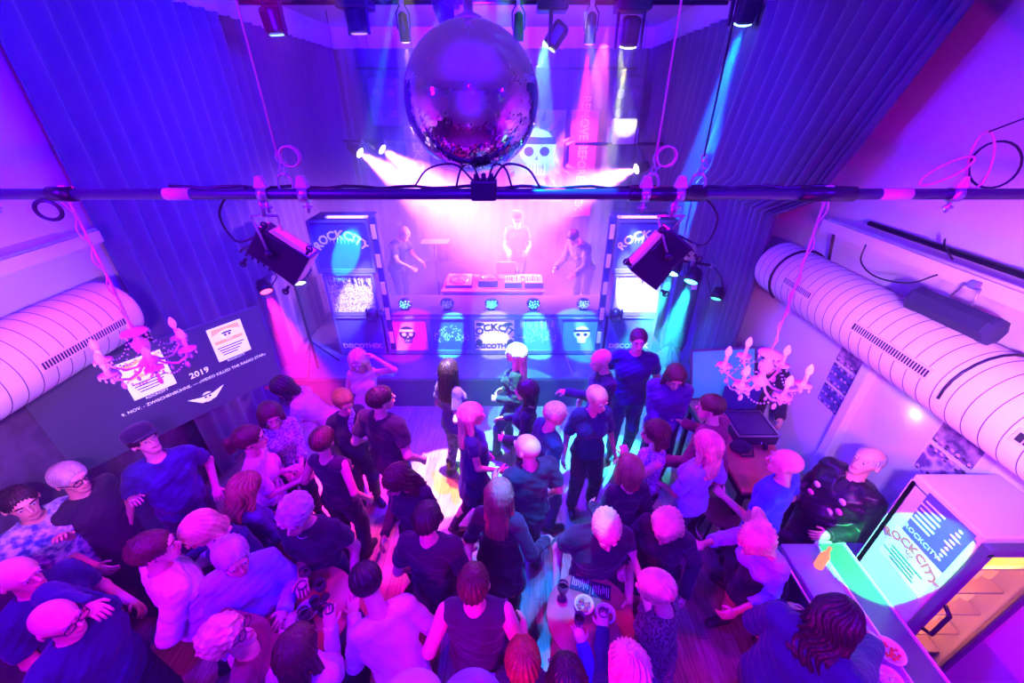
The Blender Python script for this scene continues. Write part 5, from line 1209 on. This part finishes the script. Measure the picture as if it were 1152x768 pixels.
# low rail lamps under the camera
for k, (px, lab) in enumerate(((462, 'pale round rail lamp at the bottom edge, left of two'), (530, 'violet round rail lamp at the bottom edge, right of two'))):
    p = at(px, 793, z=2.95); t = thing('rail_lamp', lab, 'lamp', tuple(p))
    MB().lathe([(.02, -.10), (.065, -.09), (.075, -.04), (.075, -.01), (.065, .01), (.03, .02), (.001, .022)], tuple(p), 28).build('housing', mat('lamp_pale', (.7, .5, .75), .4) if k == 0 else mat('lamp_violet', (.3, .2, .6), .4), t)
    MB().tube([p+Vector((0, 0, -.1)), p+Vector((0, -.12, -.3)), Vector((p.x, -.15, 2.5))], .014, 8).build('bracket', MATS['black_metal'], t)
tag(MB().tube([(-1.2, -.15, 2.5), (1.2, -.15, 2.5)], .025, 12).build('balcony_rail', MATS['black_metal']), 'black balcony rail tube below the view point', 'rail')
# ------------------------------------------------------------------ the guests
D = ('down',)
def rel(side, fwd, up, pole=None): return ('rel', side, fwd, up) + ((pole,) if pole else ())
def px(x, y, z, pole=None): return ('at', x, y, z) + ((pole,) if pole else ())
G = {}
def P(key, label, head, facing, **k): G[key] = person(label, head, facing, **k)
# left side
P('cap', 'man in a dark flat cap and denim shirt looking up before the projection', (163, 496), 140, H=1.80, cap=True, hair=('short', 'hair_dark'), top=('shirt', 'denimshirt'), nod=-22, look=-30, ra=rel(.22, .10, -.50), la=px(243, 548, 1.0), w=1.12, belly=.03)
P('arm', 'man with greying hair and glasses stretching one arm out to the right, dark shirt', (80, 538), 100, H=1.78, hair=('short', 'hair_grey'), glasses=True, top=('tee', 'charcoal'), la=px(148, 560, 1.25), ra=rel(.1, .2, -.4))
P('patt', 'smiling young man in a blue and white patterned shirt at the left edge', (24, 566), 105, H=1.80, hair=('crop', 'hair_dark'), top=('shirt', 'bluecheck'), la=px(72, 603, 1.35), ra=rel(.05, .3, -.3), look=10)
P('bald1', 'bald man in a dark blue shirt at the left edge behind another bald man', (22, 648), 95, H=1.76, hair=None, top=('shirt', 'navy'), w=1.1, belly=.04, ra=rel(0, .3, -.35), la=rel(0, .3, -.35))
P('bald2', 'bald man with one hand at his mouth and a dark sweater, lower left corner', (66, 698), 95, H=1.75, hair=None, glasses=True, top=('sweater', 'navy'), w=1.12, belly=.04, la=px(97, 682, 1.58), ra=rel(0, .25, -.4))
P('white1', 'brown haired man in a white sweatshirt seen from behind, left of the left table', (174, 618), 35, H=1.80, hair=('short', 'hair_brown'), top=('sweater', 'white'), bottom=('jeans', 'black_denim'), ra=px(212, 664, 1.2), la=rel(.05, .25, -.35), look=25, w=1.05)
P('blondescarf', 'blonde woman with a pale scarf leaning toward the man in the white sweatshirt', (225, 596), 190, H=1.70, sex='f', hair=('bob', 'hair_blonde'), top=('long', 'navy'), lean=12, nod=18, look=20, la=rel(.05, .25, -.3), ra=px(200, 640, 1.2))
P('greyblue', 'grey haired man in a light blue sweater with a slanted white mark', (262, 626), 150, H=1.76, hair=('short', 'hair_grey'), top=('sweater', 'lightblue'), w=.98, belly=.03, la=rel(.02, .26, -.22), ra=rel(0, .28, -.35), look=-20, nod=8)
P('curlyred', 'woman with curly fair hair and glasses looking up beside the left table', (257, 716), 80, H=1.68, sex='f', hair=('curly', 'hair_blonde'), glasses=True, top=('long', 'darkred'), nod=-25, la=px(292, 718, 1.15), ra=rel(.0, .3, -.3))
P('curlygrey', 'curly grey haired man in black facing the left table with a glass', (333, 579), 185, H=1.78, hair=('curly', 'hair_grey'), top=('tee', 'black'), w=1.1, nod=12, ra=px(340, 650, 1.22), la=rel(.1, .1, -.5))
P('leanwhite', 'dark haired man in a white long sleeved shirt bending over the left table', (413, 656), 322, H=1.76, hair=('short', 'hair_dark'), top=('long', 'white'), bottom=('trousers', 'black'), lean=33, nod=25, w=.88, la=px(398, 692, 1.13), ra=rel(.16, .02, -.50))
P('backhair', 'long haired woman in a white top with crossbody strap at the bottom edge', (336, 728), 12, H=1.68, sex='f', hair=('long', 'hair_brown'), top=('long', 'cream'), ra=px(372, 706, 1.25), la=px(322, 712, 1.2))
P('vest', 'man in a dark sleeveless vest seen from behind at the bottom middle', (533, 656), 0, H=1.80, hair=('crop', 'hair_brown'), top=('vest', 'charcoal'), bottom=('jeans', 'black_denim'), w=1.1, ra=rel(.12, .12, -.42), la=rel(.12, .12, -.42))
P('blacktee', 'dark haired person in a black t-shirt directly beyond the man in the vest', (481, 583), 5, H=1.76, hair=('short', 'hair_dark'), top=('tee', 'black'), ra=px(527, 622, 1.1), la=rel(.1, .1, -.5), w=1.02)
P('longdress', 'woman with long straight brown hair and black dress seen from behind, mid floor', (562, 556), 15, H=1.70, sex='f', hair=('long', 'hair_lightbrown'), top=('dress_long', 'black'), bottom=('leggings', 'black'), ra=px(614, 608, 1.0), la=rel(.1, .15, -.45), w=1.05)
P('wavy', 'woman with wavy brown hair looking down, black top, left of the floor centre', (447, 540), 200, H=1.68, sex='f', hair=('wavy', 'hair_brown'), top=('long', 'black'), nod=22, look=20, ra=rel(0, .25, -.32), la=rel(.05, .2, -.4))
P('bigtee', 'tall man in a black t-shirt seen from behind, bright green shoe on the floor', (429, 449), 20, H=1.86, hair=('short', 'hair_dark'), top=('tee', 'black'), bottom=('jeans', 'denim'), shoes=('shoe', 'shoe_green'), look=35, ra=rel(.12, .10, -.5), la=rel(.1, .15, -.42), w=1.12, legs=((.22, -.12, 0), (-.08, .05, 0)))
P('scarf', 'person in dark clothes with a white patterned scarf beside the green shoe man', (387, 452), 140, H=1.70, sex='f', hair=('short', 'hair_lightbrown'), top=('long', 'black'), bottom=('trousers', 'black'), nod=12, ra=rel(.05, .2, -.35), la=rel(.0, .25, -.3))
P('whitedress', 'fair haired woman in a pale dress raising a hand by the stage', (403, 406), 170, H=1.70, sex='f', hair=('long', 'hair_blonde'), top=('dress', 'cream'), bottom=('leggings', 'pinkish'), la=rel(.05, .06, .24, (-1, .3, -.6)), ra=rel(.05, .15, -.35), nod=10)
P('pinktop', 'woman in a loose pale pink top bending to the left under the projection', (318, 436), 265, H=1.70, sex='f', hair=('bob', 'hair_dark'), top=('blouse', 'pinkish'), bottom=('jeans', 'black_denim'), lean=38, nod=10, la=rel(.1, .25, -.42), ra=rel(.25, .45, -.1), w=1.08)
P('clap', 'woman with short brown hair in a patterned top clapping her hands', (305, 467), 140, H=1.68, sex='f', hair=('bob', 'hair_brown'), top=('threequarter', 'patterned'), nod=12, ra=rel(-.08, .38, -.28), la=rel(-.08, .38, -.25), w=1.08)
P('pony', 'woman with a brown ponytail in a pale top holding a straw drink, facing right', (282, 494), 70, H=1.70, sex='f', hair=('ponytail', 'hair_brown'), top=('blouse', 'pinkish'), la=px(324, 528, 1.25), ra=rel(.0, .32, -.25))
P('cardigan', 'woman with shoulder length fair hair in a violet cardigan seen from behind', (277, 548), 25, H=1.62, sex='f', hair=('wavy', 'hair_lightbrown'), top=('long', 'purple'), ra=rel(.05, .3, -.3), la=rel(.05, .2, -.4), nod=20)
P('blacktank', 'woman with short brown hair in a black sleeveless top seen from behind', (364, 495), 10, H=1.70, sex='f', hair=('short', 'hair_brown'), top=('tank', 'black'), ra=rel(.12, .05, -.48), la=rel(.15, .2, -.35), w=1.12)
P('slim', 'slim woman with long dark hair, violet tee and patterned trousers, standing by the stage', (505, 416), 40, H=1.72, sex='f', hair=('long', 'hair_dark'), top=('tee', 'purple'), bottom=('jeans', 'camo'), shoes=('boot', 'shoe_black'), look=-20, ra=rel(.08, .05, -.42), la=rel(.05, .1, -.5), w=.92)
P('dress', 'woman with long fair hair in a dark blue dress dancing, one knee bent', (531, 467), 75, H=1.68, sex='f', hair=('long', 'hair_blonde'), top=('dress_tee', 'navy'), bottom=('leggings', 'black'), look=5, ra=rel(.02, .25, -.40), la=rel(0, .15, -.42), belly=.03, legs=((.08, -.28, .05), (-.08, .18, 0)), shoes=('shoe', 'shoe_black'))
P('danceblonde', 'woman with very long bleached hair dancing in front of the white booth box', (580, 398), 285, H=1.72, sex='f', hair=('long', 'hair_blonde'), top=('long', 'black'), bottom=('jeans', 'navy'), shoes=('boot', 'shoe_black'), ra=rel(.0, .2, -.4), la=rel(0, .2, -.35), legs=((.16, .10, 0), (-.1, .22, 0)), lean=-4)
P('darkprofile', 'dark haired person in black beside the dancing blonde, facing left', (592, 440), 285, H=1.66, sex='f', hair=('bob', 'hair_dark'), top=('long', 'black'), bottom=('trousers', 'black'), la=rel(.0, .22, -.35), ra=rel(0, .3, -.3))
P('baldblack', 'bald man in a black shirt seen from behind, mid dance floor', (593, 504), 335, H=1.80, hair=None, top=('shirt', 'black'), w=1.1, belly=.03, look=-25, ra=rel(.1, .08, -.5), la=rel(.02, .28, -.3))
P('teen', 'short haired fair person in a dark denim shirt looking right', (625, 466), 70, H=1.70, hair=('short', 'hair_blonde'), top=('shirt', 'navy'), bottom=('jeans', 'denim'), nod=12, w=.95)
P('vneck', 'woman in a navy v-neck top facing the camera on the open floor', (672, 449), 172, H=1.72, sex='f', hair=('short', 'hair_blonde'), top=('blouse', 'navy'), bottom=('trousers', 'black'), ra=rel(.12, .05, -.52), la=rel(.14, .05, -.52), look=-18, nod=8, extra={'vneck': 1}, w=1.12, legs=((.13, .04, 0), (-.12, 0, 0)))
P('pointer', 'bald man in black stretching a hand to the left in front of the stage', (676, 405), 260, H=1.80, hair=None, top=('long', 'black'), ra=rel(.1, .1, -.5), la=px(638, 441, 1.2), w=1.12, nod=10)
P('tallblue', 'tall man in a plain dark blue shirt facing the camera before the right tower', (718, 383), 190, H=1.92, hair=('crop', 'hair_brown'), top=('tee', 'navy'), bottom=('jeans', 'denim'), w=1.15, ra=rel(.12, .08, -.5), la=rel(.1, .15, -.45))
P('folded', 'long haired person in a dark shirt with folded hands beside the side desk', (760, 424), 195, H=1.76, hair=('long', 'hair_brown'), top=('long', 'purple'), nod=22, look=-5, ra=rel(-.14, .26, -.42), la=rel(-.14, .26, -.42), w=1.12)
P('redsweater', 'man with wavy brown hair in a dark red sweater reaching toward the side desk', (799, 458), 320, H=1.76, hair=('short', 'hair_brown'), top=('sweater', 'darkred'), lean=14, ra=rel(.05, .35, -.3), la=rel(.18, .25, -.38), look=-25, w=1.12)
P('blondeback', 'woman with shoulder length blonde hair and light blue top seen from behind', (795, 500), 330, H=1.70, sex='f', hair=('wavy', 'hair_blonde'), top=('blouse', 'lightblue'), bottom=('leggings', 'black'), ra=rel(.1, .1, -.45), la=rel(.05, .3, -.35), w=1.1)
P('bobhand', 'woman in a pale patterned sleeveless top raising a fist to her chin', (737, 487), 285, H=1.66, sex='f', hair=('bob', 'hair_brown'), top=('tank', 'patterned'), nod=8, la=rel(.0, .28, .02), ra=rel(0, .25, -.3), curl=(.5, 1.4))
P('blackbob', 'woman with a brown bob in a plain black top, back to the camera', (708, 527), 350, H=1.66, sex='f', hair=('bob', 'hair_lightbrown'), top=('long', 'black'), ra=rel(.1, .15, -.45), la=rel(.05, .2, -.4))
P('bluetee', 'bald man in a bright blue t-shirt seen from behind at the side desk', (883, 521), 325, H=1.76, hair=None, top=('tee', 'blue'), bottom=('jeans', 'denim'), look=-15, ra=rel(.1, .15, -.45), la=rel(.0, .3, -.3), w=1.08)
P('leather', 'bald man in a black leather jacket with badges leaning back against the right wall', (975, 519), 255, H=1.78, hair=('fringe', 'hair_grey'), top=('jacket', 'leather'), bottom=('jeans', 'black_denim'), lean=-8, nod=-12, ra=rel(.05, .2, -.42), la=rel(.0, .28, -.32), w=1.15, belly=.04, extra={'under': 'black'})
P('behindchand', 'dark clothed person bent over behind the side desk and white chandelier', (868, 408), 200, H=1.76, hair=('short', 'hair_dark'), top=('sweater', 'black'), lean=18, nod=15, ra=rel(.0, .3, -.4), la=rel(.05, .3, -.4), w=1.15)
P('blondeman', 'fair haired man in a black shirt facing the right table, looking down', (682, 595), 180, H=1.78, hair=('short', 'hair_blonde'), top=('tee', 'black'), nod=20, ra=rel(.12, .08, -.48), la=rel(.02, .25, -.35), w=1.08)
P('blondeshort', 'woman with thick short blonde hair in black beside the fair haired man', (750, 592), 215, H=1.70, sex='f', hair=('bob', 'hair_blonde'), top=('long', 'black'), lean=10, nod=22, ra=rel(.05, .3, -.2), la=rel(.1, .1, -.45), w=1.08)
P('lace', 'woman with very short fair hair in a dark lace top by the right table', (737, 662), 300, H=1.66, sex='f', hair=('short', 'hair_blonde'), top=('dress_tee', 'lace'), bottom=('leggings', 'black'), lean=6, nod=14, ra=rel(.05, .25, -.35), la=px(706, 606, 1.3), w=1.05)
P('blown', 'woman with flying blonde hair and boots bending forward near the bar', (850, 608), 250, H=1.70, sex='f', hair=('blown', 'hair_blonde'), top=('threequarter', 'lightblue'), bottom=('skirt', 'black'), shoes=('boot', 'shoe_black'), lean=26, nod=16, ra=px(790, 612, 1.15), la=rel(.0, .25, -.4), legs=((.10, .05, 0), (-.10, -.25, .06)))
P('bigjacket', 'large dark haired person in a dark violet jacket leaning on the bar, lower right', (942, 696), 60, H=1.78, hair=('wavy', 'hair_dark'), top=('jacket', 'navy'), lean=12, nod=10, ra=px(985, 715, 1.15), la=rel(.05, .3, -.3), w=1.25, belly=.05, extra={'under': 'black'})
P('redhair', 'person with auburn hair at the bottom edge right of the vest man', (588, 742), 0, H=1.66, sex='f', hair=('short', 'hair_red'), top=('tank', 'black'), ra=rel(.1, .2, -.4), la=rel(.15, .1, -.4))
P('reach', 'woman with long streaked blonde hair at the bottom edge reaching over the right table', (706, 748), 340, H=1.66, sex='f', hair=('wavy', 'hair_blonde'), top=('long', 'navy'), lean=8, la=px(678, 708, 1.2), ra=rel(.05, .3, -.4))
P('bottomdark', 'dark haired person between the two women at the bottom edge by the right table', (637, 762), 0, H=1.62, sex='f', hair=('bob', 'hair_dark'), top=('long', 'blue'), la=rel(.05, .2, -.4), ra=px(655, 725, 1.15))
# on the stage
def onstage(key, label, head, facing, H, xyz, **k):
    o, a, i = person(label, head, facing, H=H, xy=(xyz[0], xyz[1]), detail=.013, **k); o.location.z = .57; WM[o.name] = Matrix.Translation((xyz[0], xyz[1], .57)) @ Matrix.Rotation(R(-facing), 4, 'Z'); G[key] = (o, a, i)
onstage('dj', 'pink lit disc jockey in a cap standing behind the mixers', (583, 265), 180, 1.80, (.10, 7.72), hair=('crop', 'hair_dark'), cap=True, top=('tee', 'charcoal'), nod=15, ra=rel(.0, .38, -.30), la=rel(.0, .38, -.30))
onstage('crew1', 'grey haired helper in dark clothes bent over at the left end of the booth', (456, 275), 120, 1.72, (-2.15, 7.3), hair=('short', 'hair_grey'), top=('tee', 'black'), lean=18, nod=25, ra=rel(.0, .35, -.35), la=rel(.0, .35, -.35))
onstage('crew2', 'second helper bowed in dark clothes at the right end of the booth', (655, 285), 230, 1.78, (1.35, 7.2), hair=('short', 'hair_dark'), top=('sweater', 'black'), lean=30, nod=20, ra=rel(.05, .3, -.4), la=rel(.05, .3, -.4), w=1.15)

# ------------------------------------------------------------------ things worn or held
def W_(key, side): 
    o, arms, i = G[key]; S, E, Wp, d, n, sd = arms[side]; f = lambda v: i['root']+i['Rz'] @ v
    return f(Wp), i['Rz'] @ d, i['Rz'] @ n
def held_glass(key, side, label, kind='tumbler'):
    p, d, n = W_(key, side); c = p+d*.075+n*.035
    t = thing('tumbler', label, 'glass', tuple(c-Vector((0, 0, .05)))); z = c.z-.05
    MB().lathe([(.026, 0), (.032, .11), (.030, .11), (.025, .006), (.001, .006)], (c.x, c.y, z), 16).build('tumbler_wall', MATS['drink_glass'], t)
    MB().lathe([(.025, .008), (.029, .075), (.001, .076)], (c.x, c.y, z), 16).build('drink', MATS['wine_dark'], t)
held_glass('curlygrey', 1, 'dark drink held by the curly grey haired man over the left table'); held_glass('white1', 1, 'small glass held by the man in the white sweatshirt')
held_glass('backhair', 1, 'tumbler held by the long haired woman at the bottom edge'); held_glass('reach', -1, 'small glass held by the woman reaching over the right table')
p, d, n = W_('pony', -1)
t = thing('drinking_straw', 'white drinking straw in the hand of the ponytail woman', 'straw', tuple(p)); MB().tube([p+d*.07+n*.03-Vector((0, 0, .05)), p+d*.07+n*.03+Vector((.02, 0, .12))], .004, 6).build('tube', MATS['white_plastic'], t)
def on_body(key, name, label, mbf, m):
    o, arms, i = G[key]; b = MB(); mbf(b, i['T']); q = b.build(name, m, o, world=False)
    if label: q['label'] = label
on_body('backhair', 'crossbody_strap', 'violet crossbody strap', lambda b, T: b.tube([T(-.13, -.02, 1.475), T(-.05, -.125, 1.36), T(.06, -.145, 1.2), T(.15, -.13, 1.04), T(.19, -.02, .98)], .014, 6), MATS['cloth_purple'])
on_body('scarf', 'scarf', 'white patterned scarf', lambda b, T: b.tube([T(-.07, -.02, 1.49), T(-.06, .10, 1.46), T(0, .14, 1.40), T(.02, .165, 1.25), T(.03, .165, 1.12)], [.022, .026, .028, .026, .02], 8), MATS['cloth_patterned'])
on_body('blondescarf', 'scarf', 'pale loose scarf', lambda b, T: b.tube([T(.10, -.02, 1.48), T(.07, .09, 1.44), T(-.02, .145, 1.36), T(-.06, .16, 1.18)], [.022, .028, .028, .02], 8), MATS['cloth_cream'])
on_body('lace', 'necklace', 'wide silver mesh collar', lambda b, T: [b.tube([T(.085*math.cos(a), -.01+.095*math.sin(a), 1.465-.022*k-.02*math.sin(a)) for a in np.linspace(.1, PI-.1, 12)], .004, 5) for k in range(3)], MATS['steel'])
on_body('curlygrey', 'necklace', 'thin neck chain', lambda b, T: b.tube([T(.075*math.cos(a), .0+.10*math.sin(a), 1.47-.05*math.sin(a)) for a in np.linspace(.1, PI-.1, 12)], .003, 5), MATS['steel'])
on_body('vest', 'pocket_bag', 'blue packet in the back pocket', lambda b, T: b.box(tuple(T(.08, -.155, .90)), (.08, .02, .10), None, 0, .006), MATS['cloth_lightblue'])
on_body('greyblue', 'breast_print', 'white slanted print', lambda b, T: b.prism([(-.03, -.09), (.01, -.07), (.05, .08), (.02, .05)], .004, frame(T(.03, .152, 1.22), (1, 0, 0), (0, 0, 1))), MATS['print_white'])
for k, (x, z) in enumerate(((-.10, 1.33), (-.12, 1.24), (.11, 1.30), (.12, 1.20), (-.07, 1.18))):
    on_body('leather', 'badge', 'small sewn badge', lambda b, T: b.lathe([(.001, 0), (.028, 0), (.028, .006), (.001, .007)], n=14, M=frame(T(x, .168, z), (1, 0, 0), (0, 0, 1))), MATS['ink_pink' if k % 2 else 'print_white'])
# ------------------------------------------------------------------ lights and haze
W = bpy.data.worlds.new('world'); SC.world = W; W.use_nodes = True; nt = W.node_tree
nt.nodes['Background'].inputs[0].default_value = (0, 0, 0, 1)
vs_ = nt.nodes.new('ShaderNodeVolumeScatter'); vs_.inputs['Color'].default_value = (.95, .95, 1, 1); vs_.inputs['Density'].default_value = .009; vs_.inputs['Anisotropy'].default_value = .25
nt.links.new(vs_.outputs[0], nt.nodes['World Output'].inputs['Volume'])
b = MB(); b.box((-.37, 8.00, 2.76), (6.3, 4.3, 4.3)); me = b.mesh('stage_haze'); hm = bpy.data.materials.new('haze'); hm.use_nodes = True; hn = hm.node_tree; hn.nodes.remove(hn.nodes['Principled BSDF'])
hv = hn.nodes.new('ShaderNodeVolumeScatter'); hv.inputs['Density'].default_value = .21; hv.inputs['Anisotropy'].default_value = .3; hn.links.new(hv.outputs[0], hn.nodes['Material Output'].inputs['Volume'])
me.materials.append(hm); ho = bpy.data.objects.new('stage_haze', me); COL.objects.link(ho); tag(ho, 'thick lit haze hanging over the stage and the booth', 'haze', kind='stuff')
me = MB().box((-.37, 4.6, 1.3), (6.2, 1.2, 2.3)).mesh('floor_haze'); hm2 = hm.copy(); hm2.node_tree.nodes['Volume Scatter'].inputs['Density'].default_value = .09; me.materials.append(hm2)
ho = bpy.data.objects.new('floor_haze', me); COL.objects.link(ho); tag(ho, 'thin lit haze in front of the stage edge', 'haze', kind='stuff')
SC.cycles.max_bounces = 5; SC.cycles.diffuse_bounces = 3; SC.cycles.glossy_bounces = 3; SC.cycles.transmission_bounces = 4; SC.cycles.volume_bounces = 0
SC.cycles.transparent_max_bounces = 8; SC.cycles.caustics_reflective = False; SC.cycles.caustics_refractive = False; SC.cycles.sample_clamp_indirect = 6; SC.cycles.sample_clamp_direct = 0
SC.cycles.use_denoising = True
MAG = (1, 0, .62); PUR = (.09, 0, 1); BLU = (.03, 0, 1); PNK = (.85, 0, 1); HOT = (1, .42, 1)
# washes from unseen lamps; the violet ones are added as ambient fill
spot((-3.3, .3, 4.9), (-.3, 3.0, 1.0), PUR, 1400, 110, .6, .08, 'violet_fill')
spot((2.6, .2, 4.9), (0, 2.6, 1.0), PUR, 700, 90, .6, .08, 'violet_fill')
spot((0, -1.5, 5.2), (0, 3.5, .5), PUR, 1200, 90, .6, .08, 'violet_fill')
spot((0, -1.0, 3.5), (0, -3, 4.0), PUR, 400, 120, .6, .08, 'violet_fill')  # added to light the unseen rear wall that the mirror ball reflects
spot((-.6, -.6, 2.1), (2.2, 2.2, 1.6), MAG, 240, 105, .5, .05, 'magenta_wash')
spot((-.9, -.5, 3.7), (-3.6, 1.6, 2.4), PNK, 300, 78, .6, .1, 'pink_wash')
spot((.9, -.5, 3.7), (3.3, 1.8, 2.3), PNK, 300, 78, .6, .1, 'pink_wash')
spot((-1.2, .3, 3.6), (-3.4, 1.9, 2.6), HOT, 330, 48, .8, .06, 'duct_fill')  # unseen spots added to whiten the two ducts
spot((1.0, .3, 3.6), (3.0, 2.2, 2.55), HOT, 430, 50, .8, .06, 'duct_fill')
spot((1.4, .2, 3.2), (3.2, 2.6, 1.7), (1, .12, .9), 90, 50, .8, .06, 'wall_wash')
spot((-2.6, -.6, 4.6), (-1.2, 2.0, 1.2), MAG, 200, 80, .6, .04, 'magenta_wash')
spot((.7, 4.4, 5.1), (.1, 2.0, 1.2), MAG, 420, 75, .5, .04, 'magenta_wash')
spot((-2.0, 4.4, 5.1), (-1.6, 2.0, 1.2), MAG, 340, 70, .5, .04, 'magenta_wash')
spot((-.4, 5.0, 5.1), (-.1, 3.0, .6), BLU, 1200, 90, .5, .05, 'blue_wash')
# blue on curtains and stage
for x, y, tx, ty, pw in ((-1.0, 4.5, -3.7, 7.0, 1500), (.4, 4.5, 3.0, 7.4, 700), (-2.0, 2.4, -3.8, 5.2, 900), (1.5, 2.8, 3.0, 5.6, 150)):
    spot((x, y, 4.9), (tx, ty, 2.8), BLU, pw, 110, .7, .15, 'blue_wash')
spot((-.4, 6.4, 5.0), (-.4, 10.2, 3.6), (.06, 0, 1), 7000, 110, .7, .1, 'backdrop_wash')
spot((-.3, 7.0, 5.0), (-.3, 7.6, 1.2), (1, 0, .6), 3000, 60, .7, .1, 'booth_wash')
# beams
BW = [(405, 172, -.9), (430, 168, -.4), (716, 190, .3)]
for k, (px, py, tx) in enumerate(BW): p = at(px, py, y=8.26); spot(p, BT[k], (.82, .2, 1), 17000, 42, .9, .05, 'white_beam')
spot(bl+(BLT-bl)*.02, BLT, (.0, .09, 1), 22000, 15, .5, .04, 'blue_beam')
spot((1.0, 6.5, 4.74), (1.02, 6.9, 3), (1, .02, .7), 5500, 13, .4, .03, 'magenta_beam')
spot((-1.37, 6.5, 4.76), (-1.42, 7.0, 3), (1, .4, 1), 3000, 12, .4, .03, 'pale_beam')
spot((.45, 6.5, 4.66), (.1, 6.55, 4.2), (.5, 1, .1), 1600, 12, .4, .03, 'green_beam')
spot((1.5, 6.5, 4.66), (1.5, 6.8, 3.5), (1, 1, .2), 4000, 10, .4, .03, 'yellow_beam')
spot((2.10, 5.10, 2.12), (1.4, 4.4, .9), (.02, .7, 1), 6000, 26, .6, .05, 'cyan_beam')
spot((2.36, 5.05, 2.02), (1.75, 4.3, .8), (.02, .75, 1), 6000, 26, .6, .05, 'cyan_beam')
spot((2.70, 4.97, 1.82), (2.2, 4.3, .5), (.02, .8, .6), 120, 26, .5, .05, 'green_beam')
spot((-3.24, 5.0, 1.88), (-2.6, 4.3, .9), (1, .01, .35), 7000, 28, .6, .05, 'red_beam')
spot((-2.84, 5.06, 2.0), (-2.5, 4.4, .9), (.3, .6, 1), 60, 26, .5, .05, 'pale_beam')
# gobo hits on the display boxes
def hit(src, tgt, col, pw, cone, bl=.4): spot(src, tgt, col, pw*6, cone, bl, .02, 'gobo')
S0 = (-.3, 4.6, 5.0)
hit(S0, (-1.655, BY, .92), (1, 0, .5), 700, 9); hit(S0, (-1.7, BY, .9), (1, .6, .05), 900, 3.2, .6)
hit(S0, (-.97, BY, .86), (.05, .85, 1), 2200, 5.5); hit(S0, (-.28, BY, .95), (1, .95, 1), 700, 7)
hit(S0, (.40, BY, .80), (.1, .9, 1), 2200, 6); hit(S0, (1.1, BY, .92), (.0, .5, 1), 1500, 9); hit(S0, (1.15, BY, .85), (.6, 1, 1), 1500, 3, .7)
hit(S0, (1.8, BY, .95), (.2, .8, 1), 300, 5)
hit((-.6, 4.4, 4.8), (-2.35, BY, 1.55), (1, .85, 1), 900, 8, .8); hit((.6, 4.4, 4.8), (1.87, BY, 1.6), (.9, .95, 1), 1800, 10, .7)
hit((-.9, 4.2, 4.9), (-2.35, BY, 2.25), (.0, .8, 1), 2000, 6.5, .4); hit((.6, 4.4, 4.8), (1.78, BY, 2.35), (.5, .8, 1), 1100, 5, .9)
hit((-1, 4.2, 4.9), (-2.3, BY, 2.2), (.05, .1, 1), 500, 22); hit((.6, 4.2, 4.9), (1.8, BY, 2.2), (.1, .1, 1), 300, 22)
hit((.5, 7.5, 5.0), (.5, 9.98, 3.0), (.1, .6, 1), 700, 22)
def floor_hit(px, py, col, pw, cone, sx=0, bl=.15): p = at(px, py, z=0); spot((p.x*.9+sx*.15, p.y+.15, 5.3), tuple(p), col, pw*1.5, cone*1.35, bl, .015, 'floor_gobo')
floor_hit(470, 590, (1, 0, .7), 900, 12, -1.2); floor_hit(545, 585, (1, 0, .75), 900, 7, 1.0, .05); floor_hit(480, 565, (1, .2, 0), 3200, 7, -1.6)
floor_hit(500, 540, (1, .72, .08), 4200, 9, .2); floor_hit(560, 515, (.15, 1, .0), 6500, 9, .8); floor_hit(590, 470, (.05, 1, .1), 2600, 9, -.6)
floor_hit(600, 660, (0, .18, 1), 1900, 12, .3); floor_hit(640, 590, (0, .25, 1), 500, 9, 1.2); floor_hit(650, 505, (.1, 1, .2), 500, 7, -.2)
floor_hit(500, 470, (.6, 0, 1), 200, 14, .3); floor_hit(700, 560, (.4, .05, .9), 250, 15, 1.2); floor_hit(405, 590, (1, .12, .02), 500, 7, -.9)
floor_hit(640, 410, (.02, .1, 1), 500, 14, .3)
spot((-.4, 3.9, 5.1), (-.3, 5.9, .9), (.04, 0, 1), 9000, 85, .6, .05, 'blue_wash')
spot((1.5, 8.0, 5.1), (1.57, 9.95, 3.0), (1, .10, .45), 5000, 30, .5, .03, 'banner_fill')  # unseen spot added to make the red banner legible
spot((1.4, 6.5, 4.7), (2.1, 8.6, 3.75), (1, 1, .25), 900, 12, .3, .02, 'yellow_hit')
spot((0, 1.0, 4.2), (0, .4, 5.4), PUR, 260, 150, .6, .1, 'ceiling_fill')  # unseen spot added so the upper mirror ball reflects a lit ceiling
# green and amber spill on the fridge side
spot((1.6, .4, 4.6), (2.64, 1.78, 1.2), (.0, 1, .12), 6500, 8.5, .1, .01, 'green_wash')

floor_hit(615, 700, (0, .18, 1), 1500, 11); floor_hit(430, 640, (1, 0, .7), 900, 9); floor_hit(455, 600, (.8, .1, 1), 500, 9); floor_hit(520, 610, (.1, .1, 1), 700, 7)

spot((.4, -.4, 3.9), (1.475, 1.98, 2.72), (1, .6, .85), 110, 16, .6, .02, 'chandelier_fill'); spot((-.6, -.4, 3.9), (-2.09, 1.98, 2.86), (1, .3, .85), 60, 15, .6, .02, 'chandelier_fill')  # unseen spots added to brighten the chandelier crystals
